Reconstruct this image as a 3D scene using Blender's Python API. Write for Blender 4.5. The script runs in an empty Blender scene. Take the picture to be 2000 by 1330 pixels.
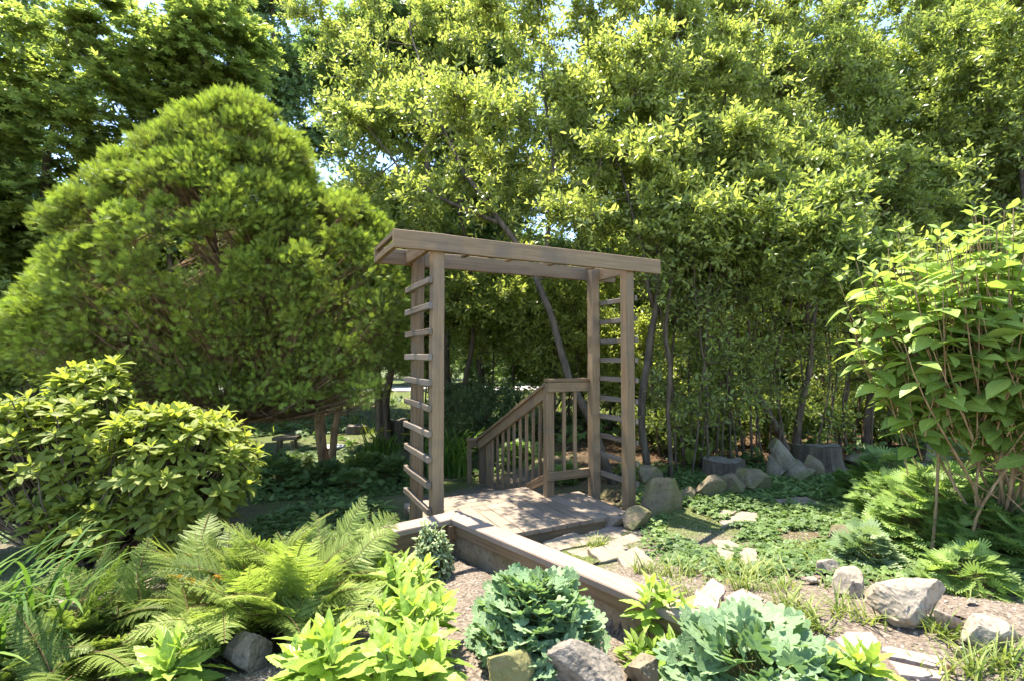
import bpy, math, random
import numpy as np
from mathutils import Vector

S = bpy.context.scene
COL = S.collection
rad = math.radians

# ------------------------------------------------------------------ camera, sky, sun, exposure
CH, PITCH, FPX = 1.437, rad(2.0), 960.0
cam_d = bpy.data.cameras.new('camera'); cam_d.sensor_width = 36; cam_d.lens = 36 * FPX / 2000
cam_d.clip_start = 0.05; cam_d.clip_end = 1500
cam = bpy.data.objects.new('camera', cam_d); COL.objects.link(cam)
cam.location = (0, 0, CH); cam.rotation_euler = (rad(90) + PITCH, 0, 0)
S.camera = cam

SUN_EL, SUN_AZ = rad(70), math.atan2(-0.64, 0.77)      # behind the garden, to the left
sun_vec = Vector((math.sin(SUN_AZ) * math.cos(SUN_EL), math.cos(SUN_AZ) * math.cos(SUN_EL), math.sin(SUN_EL)))
sd = bpy.data.lights.new('sun', 'SUN'); sd.energy = 3.9; sd.angle = rad(0.55); sd.color = (1, 0.95, 0.86)
sun = bpy.data.objects.new('sun', sd); COL.objects.link(sun)
sun.rotation_euler = sun_vec.to_track_quat('Z', 'Y').to_euler(); sun.location = (0, 0, 30)

W = bpy.data.worlds.new('World'); S.world = W; W.use_nodes = True
wn = W.node_tree.nodes; sky = wn.new('ShaderNodeTexSky'); sky.sky_type = 'NISHITA'; sky.sun_disc = False
sky.sun_elevation = SUN_EL; sky.sun_rotation = SUN_AZ; sky.air_density = 1.0; sky.dust_density = 0.6; sky.ozone_density = 2.0; sky.altitude = 1500
W.node_tree.links.new(sky.outputs[0], wn['Background'].inputs[0]); wn['Background'].inputs[1].default_value = 0.15
S.view_settings.view_transform = 'Standard'; S.view_settings.look = 'None'
S.view_settings.exposure = 2.12; S.view_settings.gamma = 1.0
S.view_settings.use_white_balance = True; S.view_settings.white_balance_temperature = 6950; S.view_settings.white_balance_tint = 10
S.render.engine = 'CYCLES'
cy = S.cycles
cy.max_bounces = 7; cy.diffuse_bounces = 4; cy.glossy_bounces = 2; cy.transmission_bounces = 5; cy.transparent_max_bounces = 4
cy.sample_clamp_indirect = 6.0; cy.use_denoising = True; cy.caustics_reflective = False; cy.caustics_refractive = False
cy.use_adaptive_sampling = True; cy.adaptive_threshold = 0.015

R = np.random.default_rng(11)
rr = random.Random(5)

# ------------------------------------------------------------------ where a place of the photo is in the world
def ray(px, py):
    a = np.array([(px - 1000) / FPX, 1.0, (665 - py) / FPX])
    c, s = math.cos(PITCH), math.sin(PITCH)
    return np.array([a[0], a[1] * c - a[2] * s, a[1] * s + a[2] * c])
def atz(px, py, z):
    d = ray(px, py); return np.array([0, 0, CH]) + d * ((z - CH) / d[2])
def atd(px, py, Y):
    d = ray(px, py); return np.array([0, 0, CH]) + d * (Y / d[1])
def sstep(a, b, x):
    t = np.clip((np.asarray(x, float) - a) / (b - a), 0, 1); return t * t * (3 - 2 * t)

TH = rad(26.77); AC, AS = math.cos(TH), math.sin(TH); OX, OY = -0.897, 3.692
def uv2w(u, v, z=0.0):
    return np.array([OX + AC * u - AS * v, OY + AS * u + AC * v, z])
def w2uv(x, y):
    x = np.asarray(x) - OX; y = np.asarray(y) - OY
    return x * AC + y * AS, -x * AS + y * AC
BK = np.array([-0.408, 3.505])                            # corner of the raised bed's wall
EA = np.array([0.665, -0.747]); EB = np.array([-0.79, -0.613])
def bed_ab(x, y):
    px, py = np.asarray(x) - BK[0], np.asarray(y) - BK[1]
    return px * 0.613 - py * 0.79, -px * 0.747 - py * 0.665   # distance inside the left arm, inside the right arm

def _hash(ix, iy, iz, seed):
    h = (ix.astype(np.int64) * 374761393 + iy.astype(np.int64) * 668265263 + iz.astype(np.int64) * 2147483647 + seed * 1274126177) & 0xffffffff
    h = ((h ^ (h >> 13)) * 1274126177) & 0xffffffff
    h = h ^ (h >> 16)
    return (h & 0xffff) / 65535.0
def vnoise(P, f=1.0, seed=0):
    P = np.asarray(P, float) * f
    i = np.floor(P).astype(np.int64); t = P - i; t = t * t * (3 - 2 * t)
    out = 0
    for dx in (0, 1):
        for dy in (0, 1):
            for dz in (0, 1):
                w = (t[..., 0] if dx else 1 - t[..., 0]) * (t[..., 1] if dy else 1 - t[..., 1]) * (t[..., 2] if dz else 1 - t[..., 2])
                out = out + w * _hash(i[..., 0] + dx, i[..., 1] + dy, i[..., 2] + dz, seed)
    return out
def fbm(P, f=1.0, seed=0, o=4):
    a, s, n = 1.0, 0.0, 0.0
    for k in range(o):
        s = s + a * (vnoise(P, f * 2 ** k, seed + k * 17) - 0.5); n += a; a *= 0.5
    return s / n * 2

def ground_z(x, y, rough=True):
    x = np.asarray(x, float); y = np.asarray(y, float)
    u, v = w2uv(x, y)
    zr = np.interp(y, [0, 2, 2.34, 3.3, 4.3, 5.2, 9, 16, 60], [0.36, 0.33, 0.30, 0.12, 0.02, 0.0, 0.0, -0.35, -0.6])
    t = sstep(-1.6, -0.3, v) * sstep(2.7, 2.2, u)
    zr = zr * (1 - t) - 0.085 * t
    zl = np.interp(y, [0, 4.2, 5.2, 9, 60], [-0.12, -0.12, -0.14, -0.5, -0.6])
    wl = np.maximum(sstep(0.9, 0.1, u), sstep(0.1, 2.2, v) * sstep(3.4, 1.6, u))
    z = zr * (1 - wl) + zl * wl
    a, b = bed_ab(x, y)
    zb = 0.075 + 0.165 * sstep(0.1, 1.35, np.minimum(a, b * 1.6 + 0.2)) + 0.02 * sstep(0, 1, b) + 0.05 * sstep(0.8, 1.5, b) * sstep(.8, .2, a)
    wb = sstep(0.0, 0.03, a) * sstep(0.0, 0.03, b)
    z = z * (1 - wb) + zb * wb
    if rough:
        P = np.stack([x, y, x * 0], -1)
        z = z + 0.022 * fbm(P, 1.6, 3, 4) + 0.012 * fbm(P, 9, 4, 3)
        deck = sstep(-0.25, -0.1, v) * sstep(1.4, 1.25, v) * sstep(0.1, 0.3, u) * sstep(2.6, 2.4, u)
        z = z * (1 - deck) + np.minimum(z, -0.12) * deck
    return z
def gz(x, y): return float(ground_z(np.array([x]), np.array([y]))[0])
def atg(px, py):
    lo, hi = 0.3, 70.0
    d = ray(px, py); o = np.array([0, 0, CH]); prev = 0.5
    for t in np.geomspace(0.8, 70, 400):
        p = o + d * t
        if p[2] < float(ground_z(p[0:1], p[1:2], False)[0]): return o + d * (t + prev) / 2
        prev = t
    return o + d * 60

# ------------------------------------------------------------------ mesh helpers
class G:
    def __init__(s): s.v, s.f, s.t, s.uv, s.n = [], [], [], [], 0
    def add(s, V, Fs, tint=0.5, uv=None):
        V = np.asarray(V, float).reshape(-1, 3); m = len(V)
        s.v.append(V); s.t.append(np.broadcast_to(np.asarray(tint, float), (m,)))
        s.uv.append(np.zeros((m, 2)) if uv is None else np.asarray(uv, float).reshape(-1, 2))
        for F in (Fs if isinstance(Fs, (list, tuple)) else [Fs]):
            F = np.asarray(F, np.int64)
            if F.size: s.f.append(F + s.n)
        s.n += m
    def build(s, name, mat, parent=None, smooth=False):
        V = np.concatenate(s.v); T = np.concatenate(s.t); U = np.concatenate(s.uv)
        o_parent = np.zeros(3) if parent is None else np.array(parent.location)
        me = bpy.data.meshes.new(name)
        me.vertices.add(len(V)); me.vertices.foreach_set('co', (V - o_parent).astype(np.float32).ravel())
        li = np.concatenate([f.ravel() for f in s.f]); lt = np.concatenate([np.full(len(f), f.shape[1]) for f in s.f])
        ls = np.concatenate([[0], np.cumsum(lt)[:-1]])
        me.loops.add(len(li)); me.loops.foreach_set('vertex_index', li.astype(np.int32))
        me.polygons.add(len(lt)); me.polygons.foreach_set('loop_start', ls.astype(np.int32))
        try: me.polygons.foreach_set('loop_total', lt.astype(np.int32))
        except Exception: pass
        me.polygons.foreach_set('use_smooth', np.full(len(lt), bool(smooth)))
        ul = me.uv_layers.new(name='UVMap'); ul.data.foreach_set('uv', U[li].astype(np.float32).ravel())
        at = me.attributes.new('tint', 'FLOAT', 'POINT'); at.data.foreach_set('value', T.astype(np.float32))
        me.update(calc_edges=True)
        if mat is not None: me.materials.append(mat)
        o = bpy.data.objects.new(name, me); COL.objects.link(o)
        if parent is not None: o.parent = parent
        return o
def tag(o, label=None, cat=None, group=None, kind=None):
    if label: o['label'] = label
    if cat: o['category'] = cat
    if group: o['group'] = group
    if kind: o['kind'] = kind
    return o
def thing(name, loc, label, cat, group=None):
    o = bpy.data.objects.new(name, None); COL.objects.link(o); o.location = tuple(float(q) for q in loc)
    o.empty_display_size = 0.1
    return tag(o, label, cat, group)
def copy_tree(o, loc, label, rotz=0.0, scale=1.0, group=None):
    r = o.copy(); COL.objects.link(r); r.location = tuple(float(q) for q in loc); r.rotation_euler = (0, 0, rotz); r.scale = (scale,) * 3
    r['label'] = label
    if group: r['group'] = group
    for ch in list(o.children):
        c = ch.copy(); COL.objects.link(c); c.parent = r
    return r
def nrm(a):
    a = np.asarray(a, float); return a / np.maximum(np.linalg.norm(a, axis=-1, keepdims=True), 1e-9)
def rdir(n, rng=None):
    return nrm((rng or R).normal(size=(n, 3)))

def bar(g, p0, p1, w, h, up=(0, 0, 1), ch=0.004, wob=0.0015, tint=None):
    """a sawn board from p0 to p1 (centre line): w across, h along up, chamfered edges, very slightly uneven"""
    p0 = np.asarray(p0, float); p1 = np.asarray(p1, float); d = p1 - p0; L = np.linalg.norm(d); d = d / L
    up = np.asarray(up, float); side = nrm(np.cross(d, up)); up = np.cross(side, d)
    n = max(2, int(L / 0.18) + 1)
    ts = [0.0] + list(np.linspace(ch, L - ch, n)) + [L]
    a, b = w / 2, h / 2
    ring = np.array([(a - ch, b), (a, b - ch), (a, -b + ch), (a - ch, -b), (-a + ch, -b), (-a, -b + ch), (-a, b - ch), (-a + ch, b)])
    per = np.concatenate([[0], np.cumsum(np.linalg.norm(np.diff(np.vstack([ring, ring[:1]]), axis=0), axis=1))[:-1]])
    V, U = [], []; off = rr.random() * 50
    for i, t in enumerate(ts):
        end = i in (0, len(ts) - 1)
        rg = ring * (1 - ch / max(a, b)) if end else ring
        jx, jy = (0, 0) if end else (rr.gauss(0, wob), rr.gauss(0, wob))
        V.append(p0 + d * t + np.outer(rg[:, 0] + jx, side) + np.outer(rg[:, 1] + jy, up))
        U.append(np.stack([np.full(8, t + off), per + off * 3], -1))
    m = len(ts); F = []
    for i in range(m - 1):
        for k in range(8):
            F.append((i * 8 + k, i * 8 + (k + 1) % 8, (i + 1) * 8 + (k + 1) % 8, (i + 1) * 8 + k))
    F = [np.array(F)[:, ::-1], np.array([list(range(8))]), np.array([list(range((m - 1) * 8, m * 8))[::-1]])]
    g.add(np.concatenate(V), F, rr.random() if tint is None else tint, np.concatenate(U))
def tube(g, pts, r, sides=6, tint=0.5, cap=True):
    pts = np.asarray(pts, float); n = len(pts); r = np.broadcast_to(np.asarray(r, float), (n,))
    T = nrm(np.gradient(pts, axis=0)); ref = np.array([0.31, 0.77, 0.12]) if abs(T[0] @ nrm(np.array([0.31, 0.77, 0.12]))) < 0.9 else np.array([1.0, 0, 0])
    A = nrm(np.cross(T, ref)); B = np.cross(T, A)
    an = np.linspace(0, 2 * np.pi, sides, endpoint=False)
    V = pts[:, None] + r[:, None, None] * (np.cos(an)[None, :, None] * A[:, None] + np.sin(an)[None, :, None] * B[:, None])
    i = np.arange(n - 1)[:, None] * sides; k = np.arange(sides)[None]; k2 = (k + 1) % sides
    F = np.stack([i + k, i + k2, i + sides + k2, i + sides + k], -1).reshape(-1, 4)
    L = np.concatenate([[0], np.cumsum(np.linalg.norm(np.diff(pts, axis=0), axis=1))])
    U = np.stack([np.repeat(L, sides), np.tile(an, n)], -1)
    Fs = [F]
    if cap: Fs.append(np.array([list(range(sides))[::-1], list(range((n - 1) * sides, n * sides))]))
    g.add(V.reshape(-1, 3), Fs, tint, U)
def batch_tubes(g, Pts, Rd, sides=3, tint=0.5):
    """many thin twigs at once: Pts (n,k,3), Rd (k,) or (n,k)"""
    n, k, _ = Pts.shape
    if n == 0: return
    Rd = np.broadcast_to(Rd, (n, k)); T = nrm(np.gradient(Pts, axis=1))
    ref = np.where(np.abs(T[..., 2:3]) < 0.8, np.array([0, 0, 1.0]), np.array([1.0, 0, 0]))
    A = nrm(np.cross(T, ref)); B = np.cross(T, A); an = np.linspace(0, 2 * np.pi, sides, endpoint=False)
    V = Pts[:, :, None] + Rd[:, :, None, None] * (np.cos(an)[:, None] * A[:, :, None] + np.sin(an)[:, None] * B[:, :, None])
    base = (np.arange(n) * k * sides)[:, None, None]; i = (np.arange(k - 1) * sides)[None, :, None]; s = np.arange(sides)[None, None]; s2 = (s + 1) % sides
    F = np.stack(np.broadcast_arrays(base + i + s, base + i + s2, base + i + sides + s2, base + i + sides + s), -1).reshape(-1, 4)
    g.add(V.reshape(-1, 3), F, tint)

# leaf templates: x across, y along (0..1), z the upper side
def leaf_tpl(prof, fold=0.25, droop=0.15, wave=0.0, petiole=0.0):
    prof = np.asarray(prof, float); n = len(prof); y = np.linspace(0, 1, n)
    V, U = [], []
    for i in range(n):
        w = prof[i]; z = -droop * y[i] ** 2; wz = wave * (-1) ** i
        for sx in (-1, 0, 1):
            V.append((sx * w, y[i] + petiole, z + abs(sx) * w * fold + abs(sx) * wz)); U.append((0.5 + sx * 0.5, y[i]))
    F = []
    for i in range(n - 1):
        b = i * 3
        F += [(b, b + 1, b + 4, b + 3), (b + 1, b + 2, b + 5, b + 4)]
    return np.array(V), [np.array(F)], np.array(U)
def join_tpl(parts):
    V, F, U, n = [], {}, [], 0
    for v, fs, u in parts:
        V.append(v); U.append(u)
        for f in fs: F.setdefault(f.shape[1], []).append(f + n)
        n += len(v)
    return np.concatenate(V), [np.concatenate(F[k]) for k in F], np.concatenate(U)
def place_tpl(t, off=(0, 0, 0), ang=0.0, sc=1.0, tilt=0.0):
    v, f, u = t; v = v * sc
    c, s = math.cos(tilt), math.sin(tilt); v = np.stack([v[:, 0], v[:, 1] * c - v[:, 2] * s, v[:, 1] * s + v[:, 2] * c], -1)
    c, s = math.cos(ang), math.sin(ang); v = np.stack([v[:, 0] * c - v[:, 1] * s, v[:, 0] * s + v[:, 1] * c, v[:, 2]], -1)
    return v + np.asarray(off), f, u
def fan_tpl(nl=3, spread=1.1, depth=0.28, ring=(0.45, 1.0), cup=0.2, n=13, elong=1.0, sharp=False):
    """a lobed, fan shaped leaflet (columbine, bleeding heart)"""
    th = np.linspace(-spread, spread, n)
    lob = 1 - depth * (1 - np.abs(np.sin(np.pi * nl * (th + spread) / (2 * spread))) ** 0.7)
    if sharp: lob = 1 - depth * np.abs(np.cos(np.pi * nl * (th + spread) / (2 * spread))) ** 0.8
    V = [(0, 0, 0)]; U = [(0.5, 0)]
    for q in ring:
        for t, l in zip(th, lob):
            rr_ = q * (l if q > 0.6 else 0.9)
            V.append((math.sin(t) * rr_ , math.cos(t) * rr_ * elong, cup * rr_ ** 2)); U.append((0.5 + 0.5 * t / spread, q))
    F4, F3 = [], []
    for i in range(n - 1): F3.append((0, 1 + i + 1, 1 + i))
    for q in range(len(ring) - 1):
        for i in range(n - 1):
            a = 1 + q * n + i; F4.append((a, a + 1, a + n + 1, a + n))
    return np.array(V), [np.array(F3), np.array(F4)], np.array(U)
def inst(g, tpl, P, D, N, Sc, tint):
    V, Fs, U = tpl; n = len(P)
    if n == 0: return
    D = nrm(D); sd_ = nrm(np.cross(D, N)); N = np.cross(sd_, D)
    Sc = np.broadcast_to(np.asarray(Sc, float), (n,))[:, None, None]
    out = P[:, None] + Sc * (V[None, :, 0:1] * sd_[:, None] + V[None, :, 1:2] * D[:, None] + V[None, :, 2:3] * N[:, None])
    m = len(V); off = (np.arange(n) * m)[:, None, None]
    g.add(out.reshape(-1, 3), [(F[None] + off).reshape(-1, F.shape[1]) for F in Fs], np.repeat(np.broadcast_to(tint, (n,)), m), np.tile(U, (n, 1)))

# ------------------------------------------------------------------ materials
def mat_new(name):
    m = bpy.data.materials.new(name); m.use_nodes = True; nt = m.node_tree
    for n in list(nt.nodes): nt.nodes.remove(n)
    return m, nt, nt.nodes, nt.links
def node(nt, typ, **kw):
    n = nt.nodes.new(typ)
    for k, v in kw.items():
        if k.startswith('i_'): n.inputs[int(k[2:]) if k[2:].isdigit() else k[2:].replace('_', ' ')].default_value = v
        else: setattr(n, k, v)
    return n
def ramp(nt, fac, stops, interp='LINEAR'):
    r = nt.nodes.new('ShaderNodeValToRGB'); cr = r.color_ramp; cr.interpolation = interp
    while len(cr.elements) < len(stops): cr.elements.new(0.5)
    for e, (p, c) in zip(cr.elements, stops): e.position = p; e.color = (*c, 1) if len(c) == 3 else c
    nt.links.new(fac, r.inputs[0]); return r.outputs[0]
def mix(nt, a, b, fac, blend='MIX'):
    m = nt.nodes.new('ShaderNodeMix'); m.data_type = 'RGBA'; m.blend_type = blend
    for s, v in ((m.inputs[0], fac), (m.inputs[6], a), (m.inputs[7], b)):
        if hasattr(v, 'is_linked'): nt.links.new(v, s)
        elif isinstance(v, (int, float)): s.default_value = v
        else: s.default_value = (*v, 1)
    return m.outputs[2]
def math_n(nt, op, a, b=None):
    m = nt.nodes.new('ShaderNodeMath'); m.operation = op
    for i, v in enumerate((a, b)):
        if v is None: continue
        if hasattr(v, 'is_linked'): nt.links.new(v, m.inputs[i])
        else: m.inputs[i].default_value = v
    return m.outputs[0]
def leaf_mat(name, dark, light, trans=0.42, rough=0.42, vein=0.0, tcol=(1.3, 1.34, 0.8), spec=0.45, nv=9.0):
    m, nt, N, L = mat_new(name)
    at = node(nt, 'ShaderNodeAttribute', attribute_name='tint')
    no = node(nt, 'ShaderNodeTexNoise'); no.inputs['Scale'].default_value = 3.5; no.inputs['Detail'].default_value = 3
    tc = node(nt, 'ShaderNodeTexCoord'); L.new(tc.outputs['Object'], no.inputs['Vector'])
    f = math_n(nt, 'ADD', at.outputs['Fac'], math_n(nt, 'MULTIPLY', math_n(nt, 'SUBTRACT', no.outputs['Fac'], 0.5), 0.7))
    col = ramp(nt, f, [(0.0, dark), (1.0, light)])
    bs = node(nt, 'ShaderNodeBsdfPrincipled'); tr = node(nt, 'ShaderNodeBsdfTranslucent')
    if vein > 0:
        uvn = node(nt, 'ShaderNodeUVMap'); sp = node(nt, 'ShaderNodeSeparateXYZ'); L.new(uvn.outputs[0], sp.inputs[0])
        ax = math_n(nt, 'ABSOLUTE', math_n(nt, 'SUBTRACT', sp.outputs[0], 0.5))
        ph = math_n(nt, 'SUBTRACT', math_n(nt, 'MULTIPLY', sp.outputs[1], nv * 6.283), math_n(nt, 'MULTIPLY', ax, nv * 2.6))
        wv = math_n(nt, 'POWER', math_n(nt, 'ABSOLUTE', math_n(nt, 'COSINE', math_n(nt, 'MULTIPLY', ph, 0.5))), 6.0)
        mid = math_n(nt, 'GREATER_THAN', 0.035, ax)
        vm = math_n(nt, 'MINIMUM', math_n(nt, 'ADD', math_n(nt, 'MULTIPLY', wv, 0.45), mid), 1.0)
        col = mix(nt, col, mix(nt, col, (min(1, light[0] * 1.5), min(1, light[1] * 1.35), light[2] * 1.6), 0.7), math_n(nt, 'MULTIPLY', vm, vein))
        bp = node(nt, 'ShaderNodeBump'); bp.inputs['Strength'].default_value = 0.5; bp.inputs['Distance'].default_value = 0.004; bp.invert = True
        L.new(vm, bp.inputs['Height']); L.new(bp.outputs[0], bs.inputs['Normal'])
    L.new(col, bs.inputs['Base Color']); bs.inputs['Roughness'].default_value = rough
    bs.inputs['Specular IOR Level'].default_value = spec
    tco = mix(nt, col, tcol, 1.0, 'MULTIPLY'); L.new(tco, tr.inputs['Color'])
    ms = node(nt, 'ShaderNodeMixShader'); ms.inputs[0].default_value = trans
    L.new(bs.outputs[0], ms.inputs[1]); L.new(tr.outputs[0], ms.inputs[2])
    o = node(nt, 'ShaderNodeOutputMaterial'); L.new(ms.outputs[0], o.inputs[0]); return m
def wood_mat(name, c0, c1, rough=0.65, grey=(0.12, 0.10, 0.075)):
    m, nt, N, L = mat_new(name)
    uvn = node(nt, 'ShaderNodeUVMap'); mp = node(nt, 'ShaderNodeMapping'); mp.inputs['Scale'].default_value = (2.2, 55, 1); L.new(uvn.outputs[0], mp.inputs[0])
    no = node(nt, 'ShaderNodeTexNoise'); no.inputs['Scale'].default_value = 1.0; no.inputs['Detail'].default_value = 6; no.inputs['Distortion'].default_value = 0.6
    L.new(mp.outputs[0], no.inputs['Vector'])
    n2 = node(nt, 'ShaderNodeTexNoise'); n2.inputs['Scale'].default_value = 5; n2.inputs['Detail'].default_value = 5
    tc = node(nt, 'ShaderNodeTexCoord'); L.new(tc.outputs['Object'], n2.inputs['Vector'])
    at = node(nt, 'ShaderNodeAttribute', attribute_name='tint')
    f = math_n(nt, 'ADD', math_n(nt, 'MULTIPLY', no.outputs['Fac'], 0.8), math_n(nt, 'MULTIPLY', at.outputs['Fac'], 0.25))
    col = ramp(nt, f, [(0.3, (c0[0] * .55, c0[1] * .53, c0[2] * .5)), (0.42, c0), (0.72, c1)])
    col = mix(nt, col, grey, ramp(nt, n2.outputs['Fac'], [(0.48, (0, 0, 0)), (0.72, (0.7, 0.7, 0.7))]))
    # knots
    mk = node(nt, 'ShaderNodeMapping'); mk.inputs['Scale'].default_value = (2.3, 9, 1); L.new(uvn.outputs[0], mk.inputs[0])
    vo = node(nt, 'ShaderNodeTexVoronoi'); vo.inputs['Scale'].default_value = 1.0; L.new(mk.outputs[0], vo.inputs['Vector'])
    col = mix(nt, col, (0.09, 0.06, 0.04), ramp(nt, vo.outputs['Distance'], [(0.03, (0.8,) * 3), (0.09, (0, 0, 0))]))
    bs = node(nt, 'ShaderNodeBsdfPrincipled'); L.new(col, bs.inputs['Base Color']); bs.inputs['Roughness'].default_value = rough
    bs.inputs['Specular IOR Level'].default_value = 0.3
    bp = node(nt, 'ShaderNodeBump'); bp.inputs['Strength'].default_value = 0.35; bp.inputs['Distance'].default_value = 0.003
    L.new(no.outputs['Fac'], bp.inputs['Height']); L.new(bp.outputs[0], bs.inputs['Normal'])
    o = node(nt, 'ShaderNodeOutputMaterial'); L.new(bs.outputs[0], o.inputs[0]); return m
def stone_mat(name, c0, c1, moss=0.0, scale=6.0, bump=0.5, rough=0.85, mossc=(0.09, 0.1, 0.02), stain=None, band=1.0):
    m, nt, N, L = mat_new(name)
    tc = node(nt, 'ShaderNodeTexCoord'); mp = node(nt, 'ShaderNodeMapping'); mp.inputs['Scale'].default_value = (1, 1, band); L.new(tc.outputs['Object'], mp.inputs[0])
    no = node(nt, 'ShaderNodeTexNoise'); no.inputs['Scale'].default_value = scale; no.inputs['Detail'].default_value = 9; no.inputs['Roughness'].default_value = 0.65
    L.new(mp.outputs[0], no.inputs['Vector'])
    n2 = node(nt, 'ShaderNodeTexNoise'); n2.inputs['Scale'].default_value = scale * 9; n2.inputs['Detail'].default_value = 6; L.new(mp.outputs[0], n2.inputs['Vector'])
    col = ramp(nt, no.outputs['Fac'], [(0.3, c0), (0.7, c1)])
    col = mix(nt, col, (c0[0] * 0.4, c0[1] * 0.4, c0[2] * 0.4), ramp(nt, n2.outputs['Fac'], [(0.3, (0.7,) * 3), (0.48, (0, 0, 0))]))
    if stain is not None:
        n4 = node(nt, 'ShaderNodeTexNoise'); n4.inputs['Scale'].default_value = scale * 0.9; n4.inputs['Detail'].default_value = 5
        mp2 = node(nt, 'ShaderNodeMapping'); mp2.inputs['Location'].default_value = (3, 7, 1); L.new(tc.outputs['Object'], mp2.inputs[0]); L.new(mp2.outputs[0], n4.inputs['Vector'])
        col = mix(nt, col, stain, ramp(nt, n4.outputs['Fac'], [(0.5, (0, 0, 0)), (0.68, (0.75,) * 3)]))
    if moss > 0:
        n3 = node(nt, 'ShaderNodeTexNoise'); n3.inputs['Scale'].default_value = scale * 0.7; n3.inputs['Detail'].default_value = 8; L.new(tc.outputs['Object'], n3.inputs['Vector'])
        col = mix(nt, col, mossc, ramp(nt, n3.outputs['Fac'], [(0.62 - 0.3 * moss, (0, 0, 0)), (0.75 - 0.3 * moss, (0.85,) * 3)]))
    bs = node(nt, 'ShaderNodeBsdfPrincipled'); L.new(col, bs.inputs['Base Color']); bs.inputs['Roughness'].default_value = rough
    bp = node(nt, 'ShaderNodeBump'); bp.inputs['Strength'].default_value = bump; bp.inputs['Distance'].default_value = 0.02
    hs = math_n(nt, 'ADD', no.outputs['Fac'], math_n(nt, 'MULTIPLY', n2.outputs['Fac'], 0.35))
    L.new(hs, bp.inputs['Height']); L.new(bp.outputs[0], bs.inputs['Normal'])
    o = node(nt, 'ShaderNodeOutputMaterial'); L.new(bs.outputs[0], o.inputs[0]); return m
def bark_mat(name, c0, c1, sc=18.0):
    m, nt, N, L = mat_new(name)
    tc = node(nt, 'ShaderNodeTexCoord'); mp = node(nt, 'ShaderNodeMapping'); mp.inputs['Scale'].default_value = (1, 1, 0.22); L.new(tc.outputs['Object'], mp.inputs[0])
    no = node(nt, 'ShaderNodeTexNoise'); no.inputs['Scale'].default_value = sc; no.inputs['Detail'].default_value = 7; L.new(mp.outputs[0], no.inputs['Vector'])
    col = ramp(nt, no.outputs['Fac'], [(0.32, c0), (0.68, c1)])
    bs = node(nt, 'ShaderNodeBsdfPrincipled'); L.new(col, bs.inputs['Base Color']); bs.inputs['Roughness'].default_value = 0.85
    bs.inputs['Specular IOR Level'].default_value = 0.2
    bp = node(nt, 'ShaderNodeBump'); bp.inputs['Strength'].default_value = 0.8; bp.inputs['Distance'].default_value = 0.015
    L.new(no.outputs['Fac'], bp.inputs['Height']); L.new(bp.outputs[0], bs.inputs['Normal'])
    o = node(nt, 'ShaderNodeOutputMaterial'); L.new(bs.outputs[0], o.inputs[0]); return m
def tint_mat(name, stops, rough=0.85, spec=0.2):
    m, nt, N, L = mat_new(name)
    at = node(nt, 'ShaderNodeAttribute', attribute_name='tint')
    col = ramp(nt, at.outputs['Fac'], stops)
    bs = node(nt, 'ShaderNodeBsdfPrincipled'); L.new(col, bs.inputs['Base Color']); bs.inputs['Roughness'].default_value = rough; bs.inputs['Specular IOR Level'].default_value = spec
    o = node(nt, 'ShaderNodeOutputMaterial'); L.new(bs.outputs[0], o.inputs[0]); return m

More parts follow.
